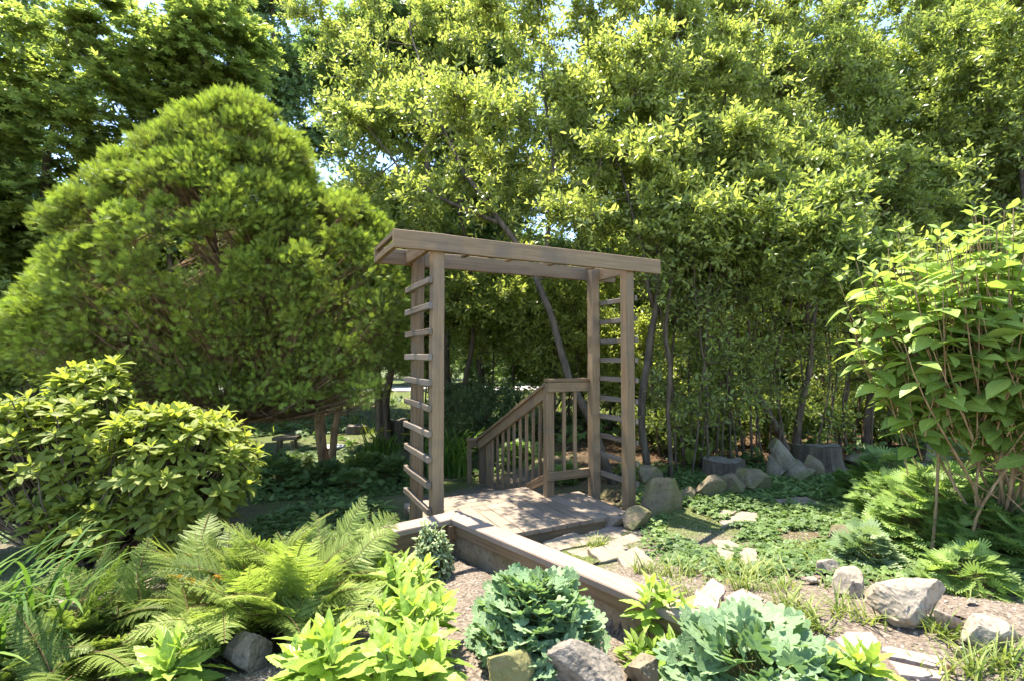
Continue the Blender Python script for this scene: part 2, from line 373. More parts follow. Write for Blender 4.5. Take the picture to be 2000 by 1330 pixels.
M = dict(
    paint=wood_mat('taupe_paint', (0.165, 0.108, 0.058), (0.258, 0.176, 0.102)),
    cap=wood_mat('pinkish_cap_paint', (0.25, 0.185, 0.14), (0.34, 0.26, 0.20), grey=(0.20, 0.165, 0.14)),
    rung=wood_mat('weathered_rung', (0.14, 0.108, 0.078), (0.235, 0.185, 0.135), grey=(0.16, 0.15, 0.145)),
    deck=wood_mat('deck_board', (0.215, 0.165, 0.12), (0.31, 0.245, 0.185), grey=(0.2, 0.16, 0.125)),
    stucco=stone_mat('stained_render', (0.20, 0.16, 0.11), (0.30, 0.25, 0.185), moss=0.25, scale=4, bump=0.35, mossc=(0.12, 0.11, 0.05)),
    rock=stone_mat('tan_rock', (0.12, 0.092, 0.055), (0.26, 0.205, 0.13), moss=0.6, scale=5, mossc=(0.13, 0.13, 0.04)),
    rockbare=stone_mat('pale_fieldstone', (0.20, 0.165, 0.12), (0.38, 0.32, 0.245), moss=0.12, scale=5, stain=(0.33, 0.22, 0.11), mossc=(0.22, 0.2, 0.1)),
    rockgrey=stone_mat('grey_rock', (0.10, 0.082, 0.06), (0.28, 0.24, 0.19), moss=0.1, scale=6, bump=0.8),
    rockmoss=stone_mat('mossy_rock', (0.2, 0.18, 0.13), (0.32, 0.28, 0.2), moss=0.95, scale=5, mossc=(0.15, 0.14, 0.035)),
    rockpink=stone_mat('pink_flagstone', (0.24, 0.18, 0.145), (0.35, 0.27, 0.225), scale=4, bump=0.3),
    flag=stone_mat('tan_flagstone', (0.19, 0.15, 0.11), (0.31, 0.25, 0.19), scale=5, bump=0.5, moss=0.2),
    rust=stone_mat('rusty_stone', (0.38, 0.27, 0.2), (0.50, 0.37, 0.28), scale=7),
    driftwood=stone_mat('old_driftwood', (0.13, 0.105, 0.065), (0.27, 0.225, 0.15), moss=0.4, scale=7, bump=0.9, band=0.25, mossc=(0.13, 0.13, 0.045)),
    stump=stone_mat('stump_bark', (0.045, 0.034, 0.022), (0.14, 0.105, 0.068), moss=0.2, scale=9, bump=0.9, band=0.2),
    cutwood=stone_mat('weathered_cut_wood', (0.14, 0.115, 0.085), (0.28, 0.235, 0.18), scale=9, bump=0.5),
    concrete=stone_mat('grey_bath_concrete', (0.30, 0.32, 0.32), (0.42, 0.44, 0.44), scale=8, bump=0.2),
    bark=bark_mat('brown_bark', (0.055, 0.04, 0.028), (0.15, 0.11, 0.075)),
    barkg=bark_mat('grey_brown_bark', (0.05, 0.04, 0.028), (0.14, 0.11, 0.078)),
    barkt=bark_mat('tan_bark', (0.19, 0.12, 0.06), (0.36, 0.25, 0.14), 30),
    barkr=bark_mat('red_brown_bark', (0.13, 0.08, 0.045), (0.32, 0.21, 0.12)),
    stem=tint_mat('green_stem', [(0, (0.10, 0.11, 0.03)), (1, (0.18, 0.15, 0.06))]),
    fernstem=tint_mat('brown_fern_stem', [(0, (0.10, 0.06, 0.03)), (1, (0.2, 0.12, 0.06))]),
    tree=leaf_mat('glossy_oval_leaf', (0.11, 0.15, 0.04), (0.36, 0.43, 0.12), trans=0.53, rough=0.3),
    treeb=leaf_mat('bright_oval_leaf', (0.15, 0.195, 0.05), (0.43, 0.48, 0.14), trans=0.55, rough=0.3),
    maple=leaf_mat('maple_leaf', (0.11, 0.155, 0.045), (0.36, 0.43, 0.12), trans=0.53, rough=0.34),
    far=leaf_mat('far_leaf', (0.075, 0.125, 0.05), (0.21, 0.3, 0.1), trans=0.4, rough=0.5),
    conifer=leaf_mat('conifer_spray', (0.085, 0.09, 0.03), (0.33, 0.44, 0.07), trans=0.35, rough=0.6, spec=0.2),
    rhodo=leaf_mat('rhododendron_leaf', (0.095, 0.145, 0.03), (0.36, 0.41, 0.075), trans=0.48, rough=0.5, spec=0.3, vein=0.35, nv=8),
    fern=leaf_mat('fern_frond', (0.09, 0.145, 0.03), (0.36, 0.44, 0.11), trans=0.45, rough=0.5, spec=0.3),
    lime=leaf_mat('lime_toothed_leaf', (0.12, 0.23, 0.025), (0.38, 0.50, 0.10), trans=0.42, rough=0.42, vein=0.5, nv=11),
    blue=leaf_mat('blue_green_leaf', (0.08, 0.15, 0.07), (0.28, 0.4, 0.21), trans=0.34, rough=0.55, vein=0.15, nv=3, tcol=(1.2, 1.3, 0.6), spec=0.25),
    heart=leaf_mat('divided_pale_leaf', (0.085, 0.16, 0.035), (0.3, 0.41, 0.12), trans=0.42, rough=0.5, spec=0.3),
    bigleaf=leaf_mat('broad_shrub_leaf', (0.095, 0.18, 0.035), (0.36, 0.47, 0.12), trans=0.45, rough=0.42, vein=0.4, nv=8),
    strap=leaf_mat('strap_leaf', (0.045, 0.115, 0.018), (0.17, 0.27, 0.05), trans=0.4, rough=0.6, spec=0.2),
    cover=leaf_mat('ground_cover_leaf', (0.065, 0.125, 0.035), (0.25, 0.36, 0.11), trans=0.35, rough=0.5),
    grass=leaf_mat('grass_blade', (0.07, 0.13, 0.015), (0.32, 0.36, 0.09), trans=0.4, rough=0.5),
    herb=leaf_mat('pale_herb_leaf', (0.14, 0.22, 0.09), (0.42, 0.50, 0.27), trans=0.3, rough=0.6),
    yellow=leaf_mat('yellow_petal', (0.5, 0.36, 0.02), (0.75, 0.6, 0.05), trans=0.4, tcol=(1.2, 1.1, 0.4)),
    litter=tint_mat('dry_leaf_litter', [(0, (0.05, 0.03, 0.018)), (0.5, (0.11, 0.06, 0.03)), (1, (0.24, 0.14, 0.065))]),
    chips=tint_mat('grit', [(0, (0.09, 0.07, 0.055)), (0.5, (0.25, 0.205, 0.165)), (1, (0.42, 0.36, 0.30))]),
)

# ------------------------------------------------------------------ ground, path (the setting)
def axis(fine_lo, fine_hi, step, far_lo, far_hi):
    c = list(np.arange(fine_lo, fine_hi, step)); s = step
    while c[-1] < far_hi: s *= 1.13; c.append(c[-1] + s)
    s = step
    while c[0] > far_lo: s *= 1.13; c.insert(0, c[0] - s)
    return np.array(c)
gx = axis(-4.5, 5.0, 0.035, -320, 320); gy = axis(1.0, 7.0, 0.035, -40, 620)
XX, YY = np.meshgrid(gx, gy); ZZ = ground_z(XX, YY)
nx, ny = len(gx), len(gy)
g = G()
idx = np.arange(nx * ny).reshape(ny, nx)
u_, v_ = w2uv(XX, YY); a_, b_ = bed_ab(XX, YY)
Pn = np.stack([XX, YY, XX * 0], -1)
inbed = (a_ > 0) & (b_ > 0)
nz = fbm(Pn, 0.9, 8, 4)
litter = np.where(inbed, 0, sstep(5.2, 6.3, YY + 0.5 * nz) * sstep(-0.5, 1.0, XX - 0.5) * sstep(26, 14, YY))
litter = np.maximum(litter, 0.5 * sstep(0.1, 0.5, nz) * (~inbed))
green = np.where(inbed, 0.0, sstep(-0.2, 0.45, nz + 0.25) * sstep(2.9, 3.8, YY) * (1 - litter))
green = np.maximum(green, sstep(9, 13, YY) * 0.9 * (1 - litter))
green = np.maximum(green, np.where(inbed, 0, sstep(0.9, 0.4, u_) * sstep(3.9, 4.6, YY) * 0.75))
g.add(np.stack([XX, YY, ZZ], -1), np.stack([idx[:-1, :-1], idx[:-1, 1:], idx[1:, 1:], idx[1:, :-1]], -1).reshape(-1, 4), 0.5)
m, nt, N, L = mat_new('garden_soil')
tc = node(nt, 'ShaderNodeTexCoord')
n1 = node(nt, 'ShaderNodeTexNoise'); n1.inputs['Scale'].default_value = 55; n1.inputs['Detail'].default_value = 8; L.new(tc.outputs['Object'], n1.inputs['Vector'])
n2 = node(nt, 'ShaderNodeTexNoise'); n2.inputs['Scale'].default_value = 4; n2.inputs['Detail'].default_value = 6; L.new(tc.outputs['Object'], n2.inputs['Vector'])
vo = node(nt, 'ShaderNodeTexVoronoi'); vo.inputs['Scale'].default_value = 75; L.new(tc.outputs['Object'], vo.inputs['Vector'])
soil = ramp(nt, n1.outputs['Fac'], [(0.3, (0.06, 0.047, 0.035)), (0.5, (0.165, 0.132, 0.104)), (0.7, (0.27, 0.225, 0.18))])
soil = mix(nt, soil, (0.13, 0.10, 0.075), ramp(nt, n2.outputs['Fac'], [(0.45, (0, 0, 0)), (0.7, (0.6,) * 3)]))
lit = ramp(nt, n1.outputs['Fac'], [(0.3, (0.03, 0.021, 0.014)), (0.5, (0.085, 0.052, 0.028)), (0.7, (0.16, 0.10, 0.055))])
gre = ramp(nt, n1.outputs['Fac'], [(0.3, (0.03, 0.045, 0.015)), (0.52, (0.085, 0.115, 0.03)), (0.7, (0.16, 0.19, 0.055))])
al = node(nt, 'ShaderNodeAttribute', attribute_name='litter'); ag = node(nt, 'ShaderNodeAttribute', attribute_name='green')
c = mix(nt, mix(nt, soil, gre, ag.outputs['Fac']), lit, al.outputs['Fac'])
bs = node(nt, 'ShaderNodeBsdfPrincipled'); L.new(c, bs.inputs['Base Color']); bs.inputs['Roughness'].default_value = 0.95; bs.inputs['Specular IOR Level'].default_value = 0.15
bp = node(nt, 'ShaderNodeBump'); bp.inputs['Strength'].default_value = 0.9; bp.inputs['Distance'].default_value = 0.012
L.new(math_n(nt, 'ADD', n1.outputs['Fac'], math_n(nt, 'MULTIPLY', vo.outputs['Distance'], 0.6)), bp.inputs['Height']); L.new(bp.outputs[0], bs.inputs['Normal'])
o = node(nt, 'ShaderNodeOutputMaterial'); L.new(bs.outputs[0], o.inputs[0])
gr = g.build('ground', m, smooth=True); tag(gr, kind='structure')
for nm, arr in (('litter', litter), ('green', green)):
    at = gr.data.attributes.new(nm, 'FLOAT', 'POINT'); at.data.foreach_set('value', np.clip(arr, 0, 1).astype(np.float32).ravel())

# the grey gravel path far across the lower garden
g = G(); xs = np.linspace(-40, 14, 90); w = np.linspace(-2.2, 2.2, 5)
PX = np.repeat(xs, 5); PY = 30 + 0.02 * PX + 1.1 * np.sin(PX * 0.13) + np.tile(w, 90)
PZ = ground_z(PX, PY) + 0.05
ii = np.arange(90 * 5).reshape(90, 5)
g.add(np.stack([PX, PY, PZ], -1), np.stack([ii[:-1, :-1], ii[1:, :-1], ii[1:, 1:], ii[:-1, 1:]], -1).reshape(-1, 4), 0.5)
tag(g.build('gravel_path', stone_mat('path_gravel', (0.38, 0.36, 0.35), (0.55, 0.53, 0.51), scale=3), smooth=True), kind='structure')

# ------------------------------------------------------------------ the arbor
ZT, HB, BL, BW = 1.437 + 0.978, 0.14, 2.674, 0.688
pz = 0.098
UL, UR, VB = 0.326, 2.270, 0.600
al_, av_ = np.array([AC, AS, 0]), np.array([-AS, AC, 0])
ctr = uv2w(BL / 2, BW / 2, 0)
A = thing('garden_arbor', ctr, 'taupe painted wooden arbor with ladder sides standing over the landing', 'arbor')
def part(name, bars, mt, parent, label=None):
    g = G()
    for b in bars: bar(g, *b[:2], *b[2:4], **(b[4] if len(b) > 4 else {}))
    o = g.build(name, mt, parent)
    if label: o['label'] = label
    return o
def ubar(u0, u1, v, z, wv, hz, **k): return (uv2w(u0, v, z), uv2w(u1, v, z), wv, hz, k)
def vbar(u, v0, v1, z, wu, hz, **k): return (uv2w(u, v0, z), uv2w(u, v1, z), wu, hz, k)
def post(u, v, z0, z1, s=pz):
    return (uv2w(u, v, z0), uv2w(u, v, z1), s, s, dict(up=tuple(av_), ch=0.006))
V0 = 0.042
for u in (UL, UR):
    for v in (V0, VB):
        part('post', [post(u + pz / 2, v + pz / 2, -0.35, ZT - 0.012)], M['paint'], A)
part('beam', [ubar(0, BL, 0.02, ZT - HB / 2, 0.038, HB, wob=0.002)], M['paint'], A)
part('beam', [ubar(0.0, BL - 0.02, BW + 0.02, ZT - HB / 2, 0.038, HB, wob=0.002)], M['paint'], A)
for z, h in ((ZT - 0.021, 0.042), (ZT - HB + 0.026, 0.052)):
    part('end_slat', [vbar(0.022, 0.0415, BW - 0.0015, z, 0.04, h)], M['paint'], A)
for u in (0.27, UR + pz + 0.022):
    part('crosspiece', [vbar(u + 0.02, 0.0415, BW - 0.0015, ZT - 0.075, 0.038, 0.125)], M['paint'], A)
for u in (0.62, 1.02, 1.45, 1.88):
    part('crosspiece', [vbar(u, 0.0415, 0.15, ZT - HB + 0.012, 0.038, 0.036)], M['paint'], A)
for k in range(10):
    z = 2.045 - 0.2005 * k
    part('rung', [vbar(UL - 0.021, V0 + rr.uniform(-.004, .004), VB + pz + 0.075 + rr.uniform(-.012, .012), z + rr.uniform(-.005, .005), 0.036, 0.05, wob=0.002)], M['rung'], A)
for k in range(10):
    z = 2.015 - 0.2005 * k
    part('rung', [vbar(UR + pz + 0.021, V0 - 0.004 + rr.uniform(-.004, .004), VB + pz + 0.03, z + rr.uniform(-.005, .005), 0.036, 0.05, wob=0.002)], M['rung'], A)

# ------------------------------------------------------------------ the landing and its stair
D = thing('wooden_landing', uv2w(1.3, 0.5, -0.1), 'weathered plank landing under the arbor with steps going down behind', 'landing')
g = G(); w = 0.139; u = 0.395; k = 0
while u + w < 2.34:
    bar(g, uv2w(u + w / 2, -0.062 + rr.uniform(-.004, .004), -0.019), uv2w(u + w / 2, 0.765, -0.019), w - 0.006, 0.038, ch=0.005); u += w
g.build('deck_boards', M['deck'], D)
part('deck_boards', [ubar(0.40, 1.79, 0.768 + w * (i + 0.5), -0.019, w - 0.004, 0.038, ch=0.004) for i in range(3)], M['deck'], D)
part('rim_joist', [ubar(0.41, 2.32, -0.02, -0.105, 0.038, 0.13)], M['paint'], D)
for u in (0.42, 2.31): part('side_joist', [vbar(u, 0.0, 0.74, -0.105, 0.036, 0.13)], M['paint'], D)
for k in range(3):
    v = 1.20 + 0.30 * k; z = -0.155 * (k + 1)
    part('tread', [ubar(0.45, 1.74, v + 0.07, z - 0.02, 0.135, 0.038), ubar(0.45, 1.74, v + 0.212, z - 0.02, 0.135, 0.038)], M['deck'], D)
    part('riser', [ubar(0.45, 1.74, v - 0.012, z + 0.056, 0.02, 0.112)], M['paint'], D)
for u in (0.43, 1.762): part('stringer', [(uv2w(u, 1.17, -0.16), uv2w(u, 2.14, -0.62), 0.034, 0.2)], M['paint'], D)

# ------------------------------------------------------------------ the stair railing
RU, RV = 1.765, 0.70
Rl = thing('stair_railing', uv2w(RU, RV, 0), 'taupe stair railing with thin balusters sloping down from the landing', 'railing')
zt = 1.185
part('post', [post(RU + 0.045, RV + 0.045, -0.3, zt - 0.01, 0.088)], M['paint'], Rl)
part('top_rail', [ubar(RU - 0.004, UR - 0.001, RV - 0.021, zt - 0.052, 0.038, 0.1)], M['paint'], Rl)
part('cap_rail', [ubar(RU - 0.01, UR - 0.001, RV + 0.005, zt + 0.019, 0.11, 0.034)], M['paint'], Rl)
part('bottom_rail', [ubar(RU - 0.002, UR - 0.001, RV - 0.021, 0.215, 0.038, 0.09)], M['paint'], Rl)
for u in (1.98, 2.12): part('baluster', [(uv2w(u, RV + 0.018, 0.172), uv2w(u, RV + 0.018, zt - 0.005), 0.034, 0.034, dict(up=tuple(av_)))], M['paint'], Rl)
V1, ZE = 2.55, 0.30
sl = (ZE - (zt - 0.03)) / (V1 - RV)
def zs(v): return zt - 0.03 + sl * (v - RV)
part('top_rail', [(uv2w(RU + 0.02, RV + 0.09, zs(RV + 0.09) - 0.055), uv2w(RU + 0.02, V1, zs(V1) - 0.055), 0.038, 0.11)], M['paint'], Rl)
part('cap_rail', [(uv2w(RU + 0.02, RV + 0.05, zs(RV + 0.05) + 0.018), uv2w(RU + 0.02, V1 + 0.05, zs(V1 + 0.05) + 0.018), 0.10, 0.033)], M['paint'], Rl)
part('bottom_rail', [(uv2w(RU + 0.02, RV + 0.09, zs(RV + 0.09) - 0.95), uv2w(RU + 0.02, V1, zs(V1) - 0.95), 0.038, 0.09)], M['paint'], Rl)
for k in range(9):
    v = RV + 0.24 + 0.155 * k
    part('baluster', [(uv2w(RU + 0.056, v, zs(v) - 0.98), uv2w(RU + 0.056, v, zs(v) - 0.02), 0.032, 0.032, dict(up=tuple(av_)))], M['paint'], Rl)
for v, ww in ((V1 - 0.22, 0.07), (V1 + 0.0, 0.088)):
    part('post', [post(RU + 0.085, v + 0.02, -0.75, zs(v) - 0.02, ww)], M['paint'], Rl)
part('return_rail', [ubar(RU - 0.125, RU + 0.0, V1 + 0.02, ZE - 0.035, 0.038, 0.09)], M['paint'], Rl)
part('cap_rail', [ubar(RU - 0.145, RU - 0.03, V1 + 0.02, ZE + 0.028, 0.10, 0.03)], M['paint'], Rl)
part('post', [post(RU - 0.095, V1 + 0.065, -0.75, ZE - 0.01, 0.05)], M['paint'], Rl)

# ------------------------------------------------------------------ raised bed wall with its cap boards
EA3, EB3 = np.append(EA, 0), np.append(EB, 0); ZR = 0.336
Wl = thing('raised_bed_wall', (BK[0], BK[1], 0.0), 'low stained retaining wall with flat painted cap boards meeting at a corner', 'garden wall')
K3 = np.append(BK, 0)
def wline(d, t, off, z):
    n = np.array([-0.747, -0.665, 0]) if d is EA3 else np.array([0.613, -0.79, 0])
    return K3 + d * t + n * off + np.array([0, 0, z])
LA, LB = 3.0, 2.6
g = G()   # mitred caps: drawn as boards whose corner ends are cut along the diagonal
def cap_board(name, d, length):
    g = G(); n = np.array([-0.747, -0.665]) if d is EA3 else np.array([0.613, -0.79])
    o = np.array([-0.747, -0.665]) + np.array([0.613, -0.79]) ; o = o / (1 + np.dot([-0.747, -0.665], [0.613, -0.79]))
    hw = 0.071; V, U = [], []
    ts = np.concatenate([[0.003], np.linspace(0.2, length, int(length / 0.2))])
    prof = [(-1, 0.004), (-0.94, 0.04), (0.94, 0.04), (1, 0.034), (1, 0.004), (0.95, 0.0), (-0.95, 0.0)]
    for i, t in enumerate(ts):
        for s, z in prof:
            base = BK + d[:2] * t + n * s * hw
            if i == 0: base = BK + o * s * hw + d[:2] * 0.002
            V.append((base[0], base[1], ZR - 0.04 + z + (0 if i == 0 else rr.gauss(0, 0.0012)))); U.append((t * 1.0, s * hw))
    m_ = len(prof); F = []
    for i in range(len(ts) - 1):
        for k in range(m_): F.append((i * m_ + k, i * m_ + (k + 1) % m_, (i + 1) * m_ + (k + 1) % m_, (i + 1) * m_ + k))
    F = np.array(F)
    if d is EB3: F = F[:, ::-1]
    g.add(V, [F, np.array([list(range(m_))]), np.array([[(len(ts) - 1) * m_ + k for k in range(m_)]])], 0.5, U)
    g.build(name, M['cap'], Wl)
cap_board('cap_board', EA3, LA); cap_board('cap_board', EB3, LB)
part('fascia', [(wline(EA3, 0.10, 0.04, ZR - 0.075), wline(EA3, LA, 0.04, ZR - 0.068), 0.03, 0.062)], M['paint'], Wl)
part('fascia', [(wline(EB3, 0.10, 0.04, ZR - 0.088), wline(EB3, LB, 0.04, ZR - 0.088), 0.03, 0.09)], M['paint'], Wl)
part('corner_block', [(wline(EA3, 0.03, 0.045, ZR - 0.135), wline(EA3, 0.03, 0.045, ZR - 0.041), 0.105, 0.10, dict(up=tuple(EA3)))], M['paint'], Wl)
def wall_arm(d, length, z0s):
    g = G(); n = np.array([-0.747, -0.665]) if d is EA3 else np.array([0.613, -0.79]); nn = int(length / 0.05); rows = 9
    for side, off in ((1, 0.042), (-1, -0.045)):
        t = np.linspace(-0.03, length, nn); z = np.linspace(-0.5, ZR - 0.1, rows)
        Tt, Zz = np.meshgrid(t, z); P3 = np.stack([Tt, Zz, Tt * 0 + side], -1)
        bulge = 0.012 * fbm(P3, 3.0, 21, 4) + 0.005 * fbm(P3, 14, 22, 2)
        o_ = off + side * (bulge - 0.012)
        X = BK[0] + d[0] * Tt + n[0] * o_; Y = BK[1] + d[1] * Tt + n[1] * o_
        i_ = np.arange(nn * rows).reshape(rows, nn); F = np.stack([i_[:-1, :-1], i_[:-1, 1:], i_[1:, 1:], i_[1:, :-1]], -1).reshape(-1, 4)
        g.add(np.stack([X, Y, Zz], -1), F, 0.5)
    g.build('wall', M['stucco'], Wl, True)
wall_arm(EA3, LA, None); wall_arm(EB3, LB, None)

# ------------------------------------------------------------------ stones
import bmesh
def ico(sub):
    bm = bmesh.new(); bmesh.ops.create_icosphere(bm, subdivisions=sub, radius=1.0)
    V = np.array([v.co[:] for v in bm.verts]); F = np.array([[v.index for v in f.verts] for f in bm.faces]); bm.free(); return V, F
ICO = {k: ico(k) for k in (2, 3, 4, 5)}
def rock(name, mt, px, py, wpx, hpx, label, cat='rock', seed=0, dz=None, cuts=9, rot=0.0, sub=4, depth=0.75, sink=0.25, rough=0.07, group=None, tiltx=0.0, flat=1.0, ang=None, yoff=0.0):
    """a boulder whose silhouette is about wpx by hpx photo pixels, its foot at (px, py)"""
    p = atg(px, py); p = np.array([p[0], p[1] + yoff, gz(p[0], p[1] + yoff)]); k = p[1] / FPX
    w, h = wpx * k / 2, hpx * k
    rg = np.random.default_rng(seed + 100); V, F = ICO[sub]; V = V.copy()
    for c in range(int(cuts * 1.5)):
        n = nrm(rg.normal(size=3)); d = rg.uniform(0.42, 0.80)
        s = V @ n; V = V - np.outer(np.maximum(s - d, 0), n)
    V = V / np.abs(V).max(0)
    V = V + nrm(V) * (rough * fbm(V, 2.2, seed, 5) + 0.035 * rough / 0.07 * fbm(V, 9, seed + 3, 3))[:, None]
    V = V * np.array([w, w * depth, h * (0.5 + sink / 2)]) * np.array([1, 1, flat])
    c, s = math.cos(tiltx), math.sin(tiltx); V = np.stack([V[:, 0] * c - V[:, 2] * s, V[:, 1], V[:, 0] * s + V[:, 2] * c], -1)
    c, s = math.cos(rot), math.sin(rot); V = np.stack([V[:, 0] * c - V[:, 1] * s, V[:, 0] * s + V[:, 1] * c, V[:, 2]], -1)
    g = G(); base = np.array([p[0], p[1] + w * depth * 0.5, p[2]])
    g.add(V + base + np.array([0, 0, h * (0.5 - sink / 2)]), F, rg.random())
    par = bpy.data.objects.new('tmp', None); par.location = tuple(base)
    o = g.build(name, mt, par, smooth=False); o.parent = None; o.location = tuple(base); bpy.data.objects.remove(par)
    return tag(o, label, cat, group)
def flagstone(outline, label, mt=None, th=0.045, up=0.022, name='flagstone', group=None, cat='paving stone'):
    """a flat stone whose outline is given where it lies in the photo"""
    pts = np.array([atg(x, y)[:2] for x, y in outline]); c = pts.mean(0); pts = c + (pts - c) * 1.05
    if np.cross(pts[1] - pts[0], pts[2] - pts[1]) < 0: pts = pts[::-1]
    P = []                                                 # irregular broken edge
    n = len(pts)
    for i in range(n):
        a, b = pts[i], pts[(i + 1) % n]; L_ = np.linalg.norm(b - a); q = max(2, int(L_ / 0.05))
        for k in range(q):
            t = k / q; d = (b - a) / L_
            P.append(a + (b - a) * t + np.array([-d[1], d[0]]) * rr.gauss(0, 0.005) * (k > 0))
    P = np.array(P); m_ = len(P); z0 = max(gz(*c), float(np.mean(ground_z(P[:, 0], P[:, 1])))) + up
    g = G(); rings = []
    for s, z in ((1.0, -th), (1.005, -0.006), (0.985, 0.0), (0.75, 0.001), (0.4, 0.002)):
        zz = z0 + z + (0.004 * fbm(np.stack([P[:, 0], P[:, 1], P[:, 0] * 0], -1), 5, 9, 3) if z > -th else 0)
        rings.append(np.stack([c[0] + (P[:, 0] - c[0]) * s, c[1] + (P[:, 1] - c[1]) * s, np.broadcast_to(zz, (m_,))], -1))
    V = np.concatenate(rings + [np.array([[c[0], c[1], z0 + 0.002]])]); k = np.arange(m_); k2 = (k + 1) % m_
    F4 = np.concatenate([np.stack([r_ * m_ + k, r_ * m_ + k2, (r_ + 1) * m_ + k2, (r_ + 1) * m_ + k], -1) for r_ in range(4)])
    F3 = np.stack([4 * m_ + k, 4 * m_ + k2, np.full(m_, 5 * m_)], -1)
    g.add(V, [F4, F3], rr.random())
    par = bpy.data.objects.new('tmp', None); par.location = (c[0], c[1], z0)
    o = g.build(name, mt or M['flag'], par); o.parent = None; o.location = (c[0], c[1], z0); bpy.data.objects.remove(par)
    return tag(o, label, cat, group)

FS = [
 ([(1062, 1062), (1120, 1040), (1138, 1050), (1182, 1056), (1120, 1070), (1090, 1076)], 'wedge of flagstone lying between the landing edge and the cap board', None),
 ([(1130, 1044), (1205, 1022), (1238, 1038), (1185, 1056), (1142, 1052)], 'sunlit flagstone with a shadow fringe right under the landing edge', None),
 ([(1112, 1076), (1186, 1059), (1240, 1042), (1256, 1056), (1205, 1068), (1140, 1086)], 'long narrow flagstone just past the crack in front of the landing', None),
 ([(1150, 1082), (1205, 1070), (1246, 1084), (1205, 1096), (1190, 1100)], 'shaded flagstone beside the middle of the long cap board', None),
 ([(1208, 1098), (1244, 1086), (1275, 1096), (1262, 1110), (1232, 1114)], 'small cracked flagstone beside the cap board, next to low clover', None),
 ([(1404, 998), (1440, 999), (1420, 1012), (1400, 1014)], 'small piece left of the broken flagstone in the middle of the ground cover', None),
 ([(1446, 1000), (1480, 1004), (1476, 1026), (1432, 1024), (1424, 1013)], 'larger piece of the broken flagstone in the middle of the ground cover', None),
 ([(1405, 1018), (1440, 1018), (1434, 1028), (1412, 1028)], 'lowest chip of the broken flagstone in the middle of the ground cover', None),
 ([(1508, 977), (1540, 976), (1535, 988), (1520, 991)], 'small flagstone at the near end of the shaded stepping stones', None),
 ([(1542, 974), (1575, 972), (1608, 989), (1560, 990), (1545, 986)], 'broad sunlit stepping stone in the shaded ground cover', None),
 ([(1625, 968), (1690, 962), (1694, 984), (1660, 980)], 'stepping stone at the foot of the pale divided leaved mass', None),
 ([(1392, 1068), (1424, 1064), (1468, 1074), (1440, 1084), (1412, 1080)], 'upper piece of the split flagstone near the grass tufts', None),
 ([(1400, 1086), (1436, 1088), (1428, 1104), (1400, 1102)], 'shaded left piece of the split flagstone near the grass tufts', None),
 ([(1446, 1088), (1478, 1084), (1484, 1106), (1450, 1110)], 'right piece of the split flagstone near the grass tufts', None),
 ([(1366, 1156), (1392, 1142), (1414, 1152), (1412, 1164), (1372, 1160)], 'pinkish flagstone beside the cap board end, farthest of its row', 'rockpink'),
 ([(1360, 1166), (1412, 1169), (1398, 1196), (1352, 1190)], 'pinkish flagstone flush with the cap board behind the lime leaves', 'rockpink'),
 ([(1420, 1168), (1452, 1160), (1490, 1172), (1450, 1186), (1420, 1182)], 'rounded pinkish flagstone just above the large blue green clump', 'rockpink'),
 ([(1632, 1250), (1655, 1236), (1700, 1238), (1718, 1262), (1690, 1280), (1660, 1274)], 'thick rounded pink stone lying below the bare soil', 'rockpink'),
 ([(1724, 1272), (1738, 1266), (1830, 1288), (1848, 1308), (1800, 1302), (1738, 1290)], 'long pink flagstone with a dark split along its near side', 'rockpink'),
 ([(1738, 1296), (1800, 1308), (1846, 1312), (1835, 1328), (1760, 1322)], 'narrow pink flagstone nearest the lower edge beside the lime leaves', 'rockpink'),
 ([(1540, 1244), (1575, 1240), (1600, 1262), (1562, 1262)], 'pink flagstone half hidden behind the large blue green clump', 'rockpink'),
 ([(1780, 905), (1850, 902), (1890, 915), (1810, 920)], 'dark flat stepping stone behind the pale divided leaved mass', None),
 ([(1860, 925), (1930, 922), (1960, 935), (1880, 938)], 'flat stone in deep shade under the broad leaved shrub', None),
]
for ol, lb, mk in FS: flagstone(ol, lb, M[mk] if mk else None, up=0.014 if mk else 0.008)

rock('rock', M['rockbare'], 1786, 1226, 176, 84, 'largest pale boulder on the right, angular with a rust stained side', seed=3, cuts=12, depth=0.7, rot=-0.2, sub=5)
rock('rock', M['rockbare'], 1668, 1166, 76, 58, 'tan wedge of rock left of the largest pale boulder', seed=5, cuts=12)
rock('rock', M['rockbare'], 1625, 1126, 56, 28, 'low pale stone topping the line of edging rocks by the soil', seed=6)
rock('rock', M['rockbare'], 1948, 1280, 100, 84, 'white triangular rock at the right edge of the bare soil', seed=14, cuts=13, sub=5, rot=0.5)
rock('stone_slab', M['rust'], 1868, 1246, 96, 46, 'narrow rusty orange slab leaning between the two pale boulders', seed=8, depth=0.28, tiltx=-0.55, cuts=7, flat=0.6)
rock('rock', M['rock'], 1290, 1000, 92, 76, 'big upright mossy rock right beside the arbor post', seed=21, cuts=13, depth=0.55, sub=5)
rock('rock', M['rock'], 1283, 962, 64, 36, 'pointed mossy rock balanced behind the upright one by the post', seed=22, cuts=12, yoff=0.3)
rock('rock', M['rock'], 1347, 979, 38, 26, 'small round grey stone between the upright rock and the low rocks', seed=23, cuts=4)
rock('rock', M['rock'], 1395, 978, 66, 48, 'dark rounded rock left in the row edging the ground cover', seed=24, cuts=10)
rock('rock', M['rock'], 1430, 968, 60, 40, 'middle mossy rock in the row edging the ground cover', seed=25, cuts=10)
rock('rock', M['rock'], 1476, 962, 82, 48, 'sloping flat faced mossy rock at the right end of the low row', seed=26, cuts=12, sub=5)
rock('rock', M['rock'], 1246, 1032, 62, 40, 'squat mossy boulder at the foot of the front right post', seed=27, cuts=6)
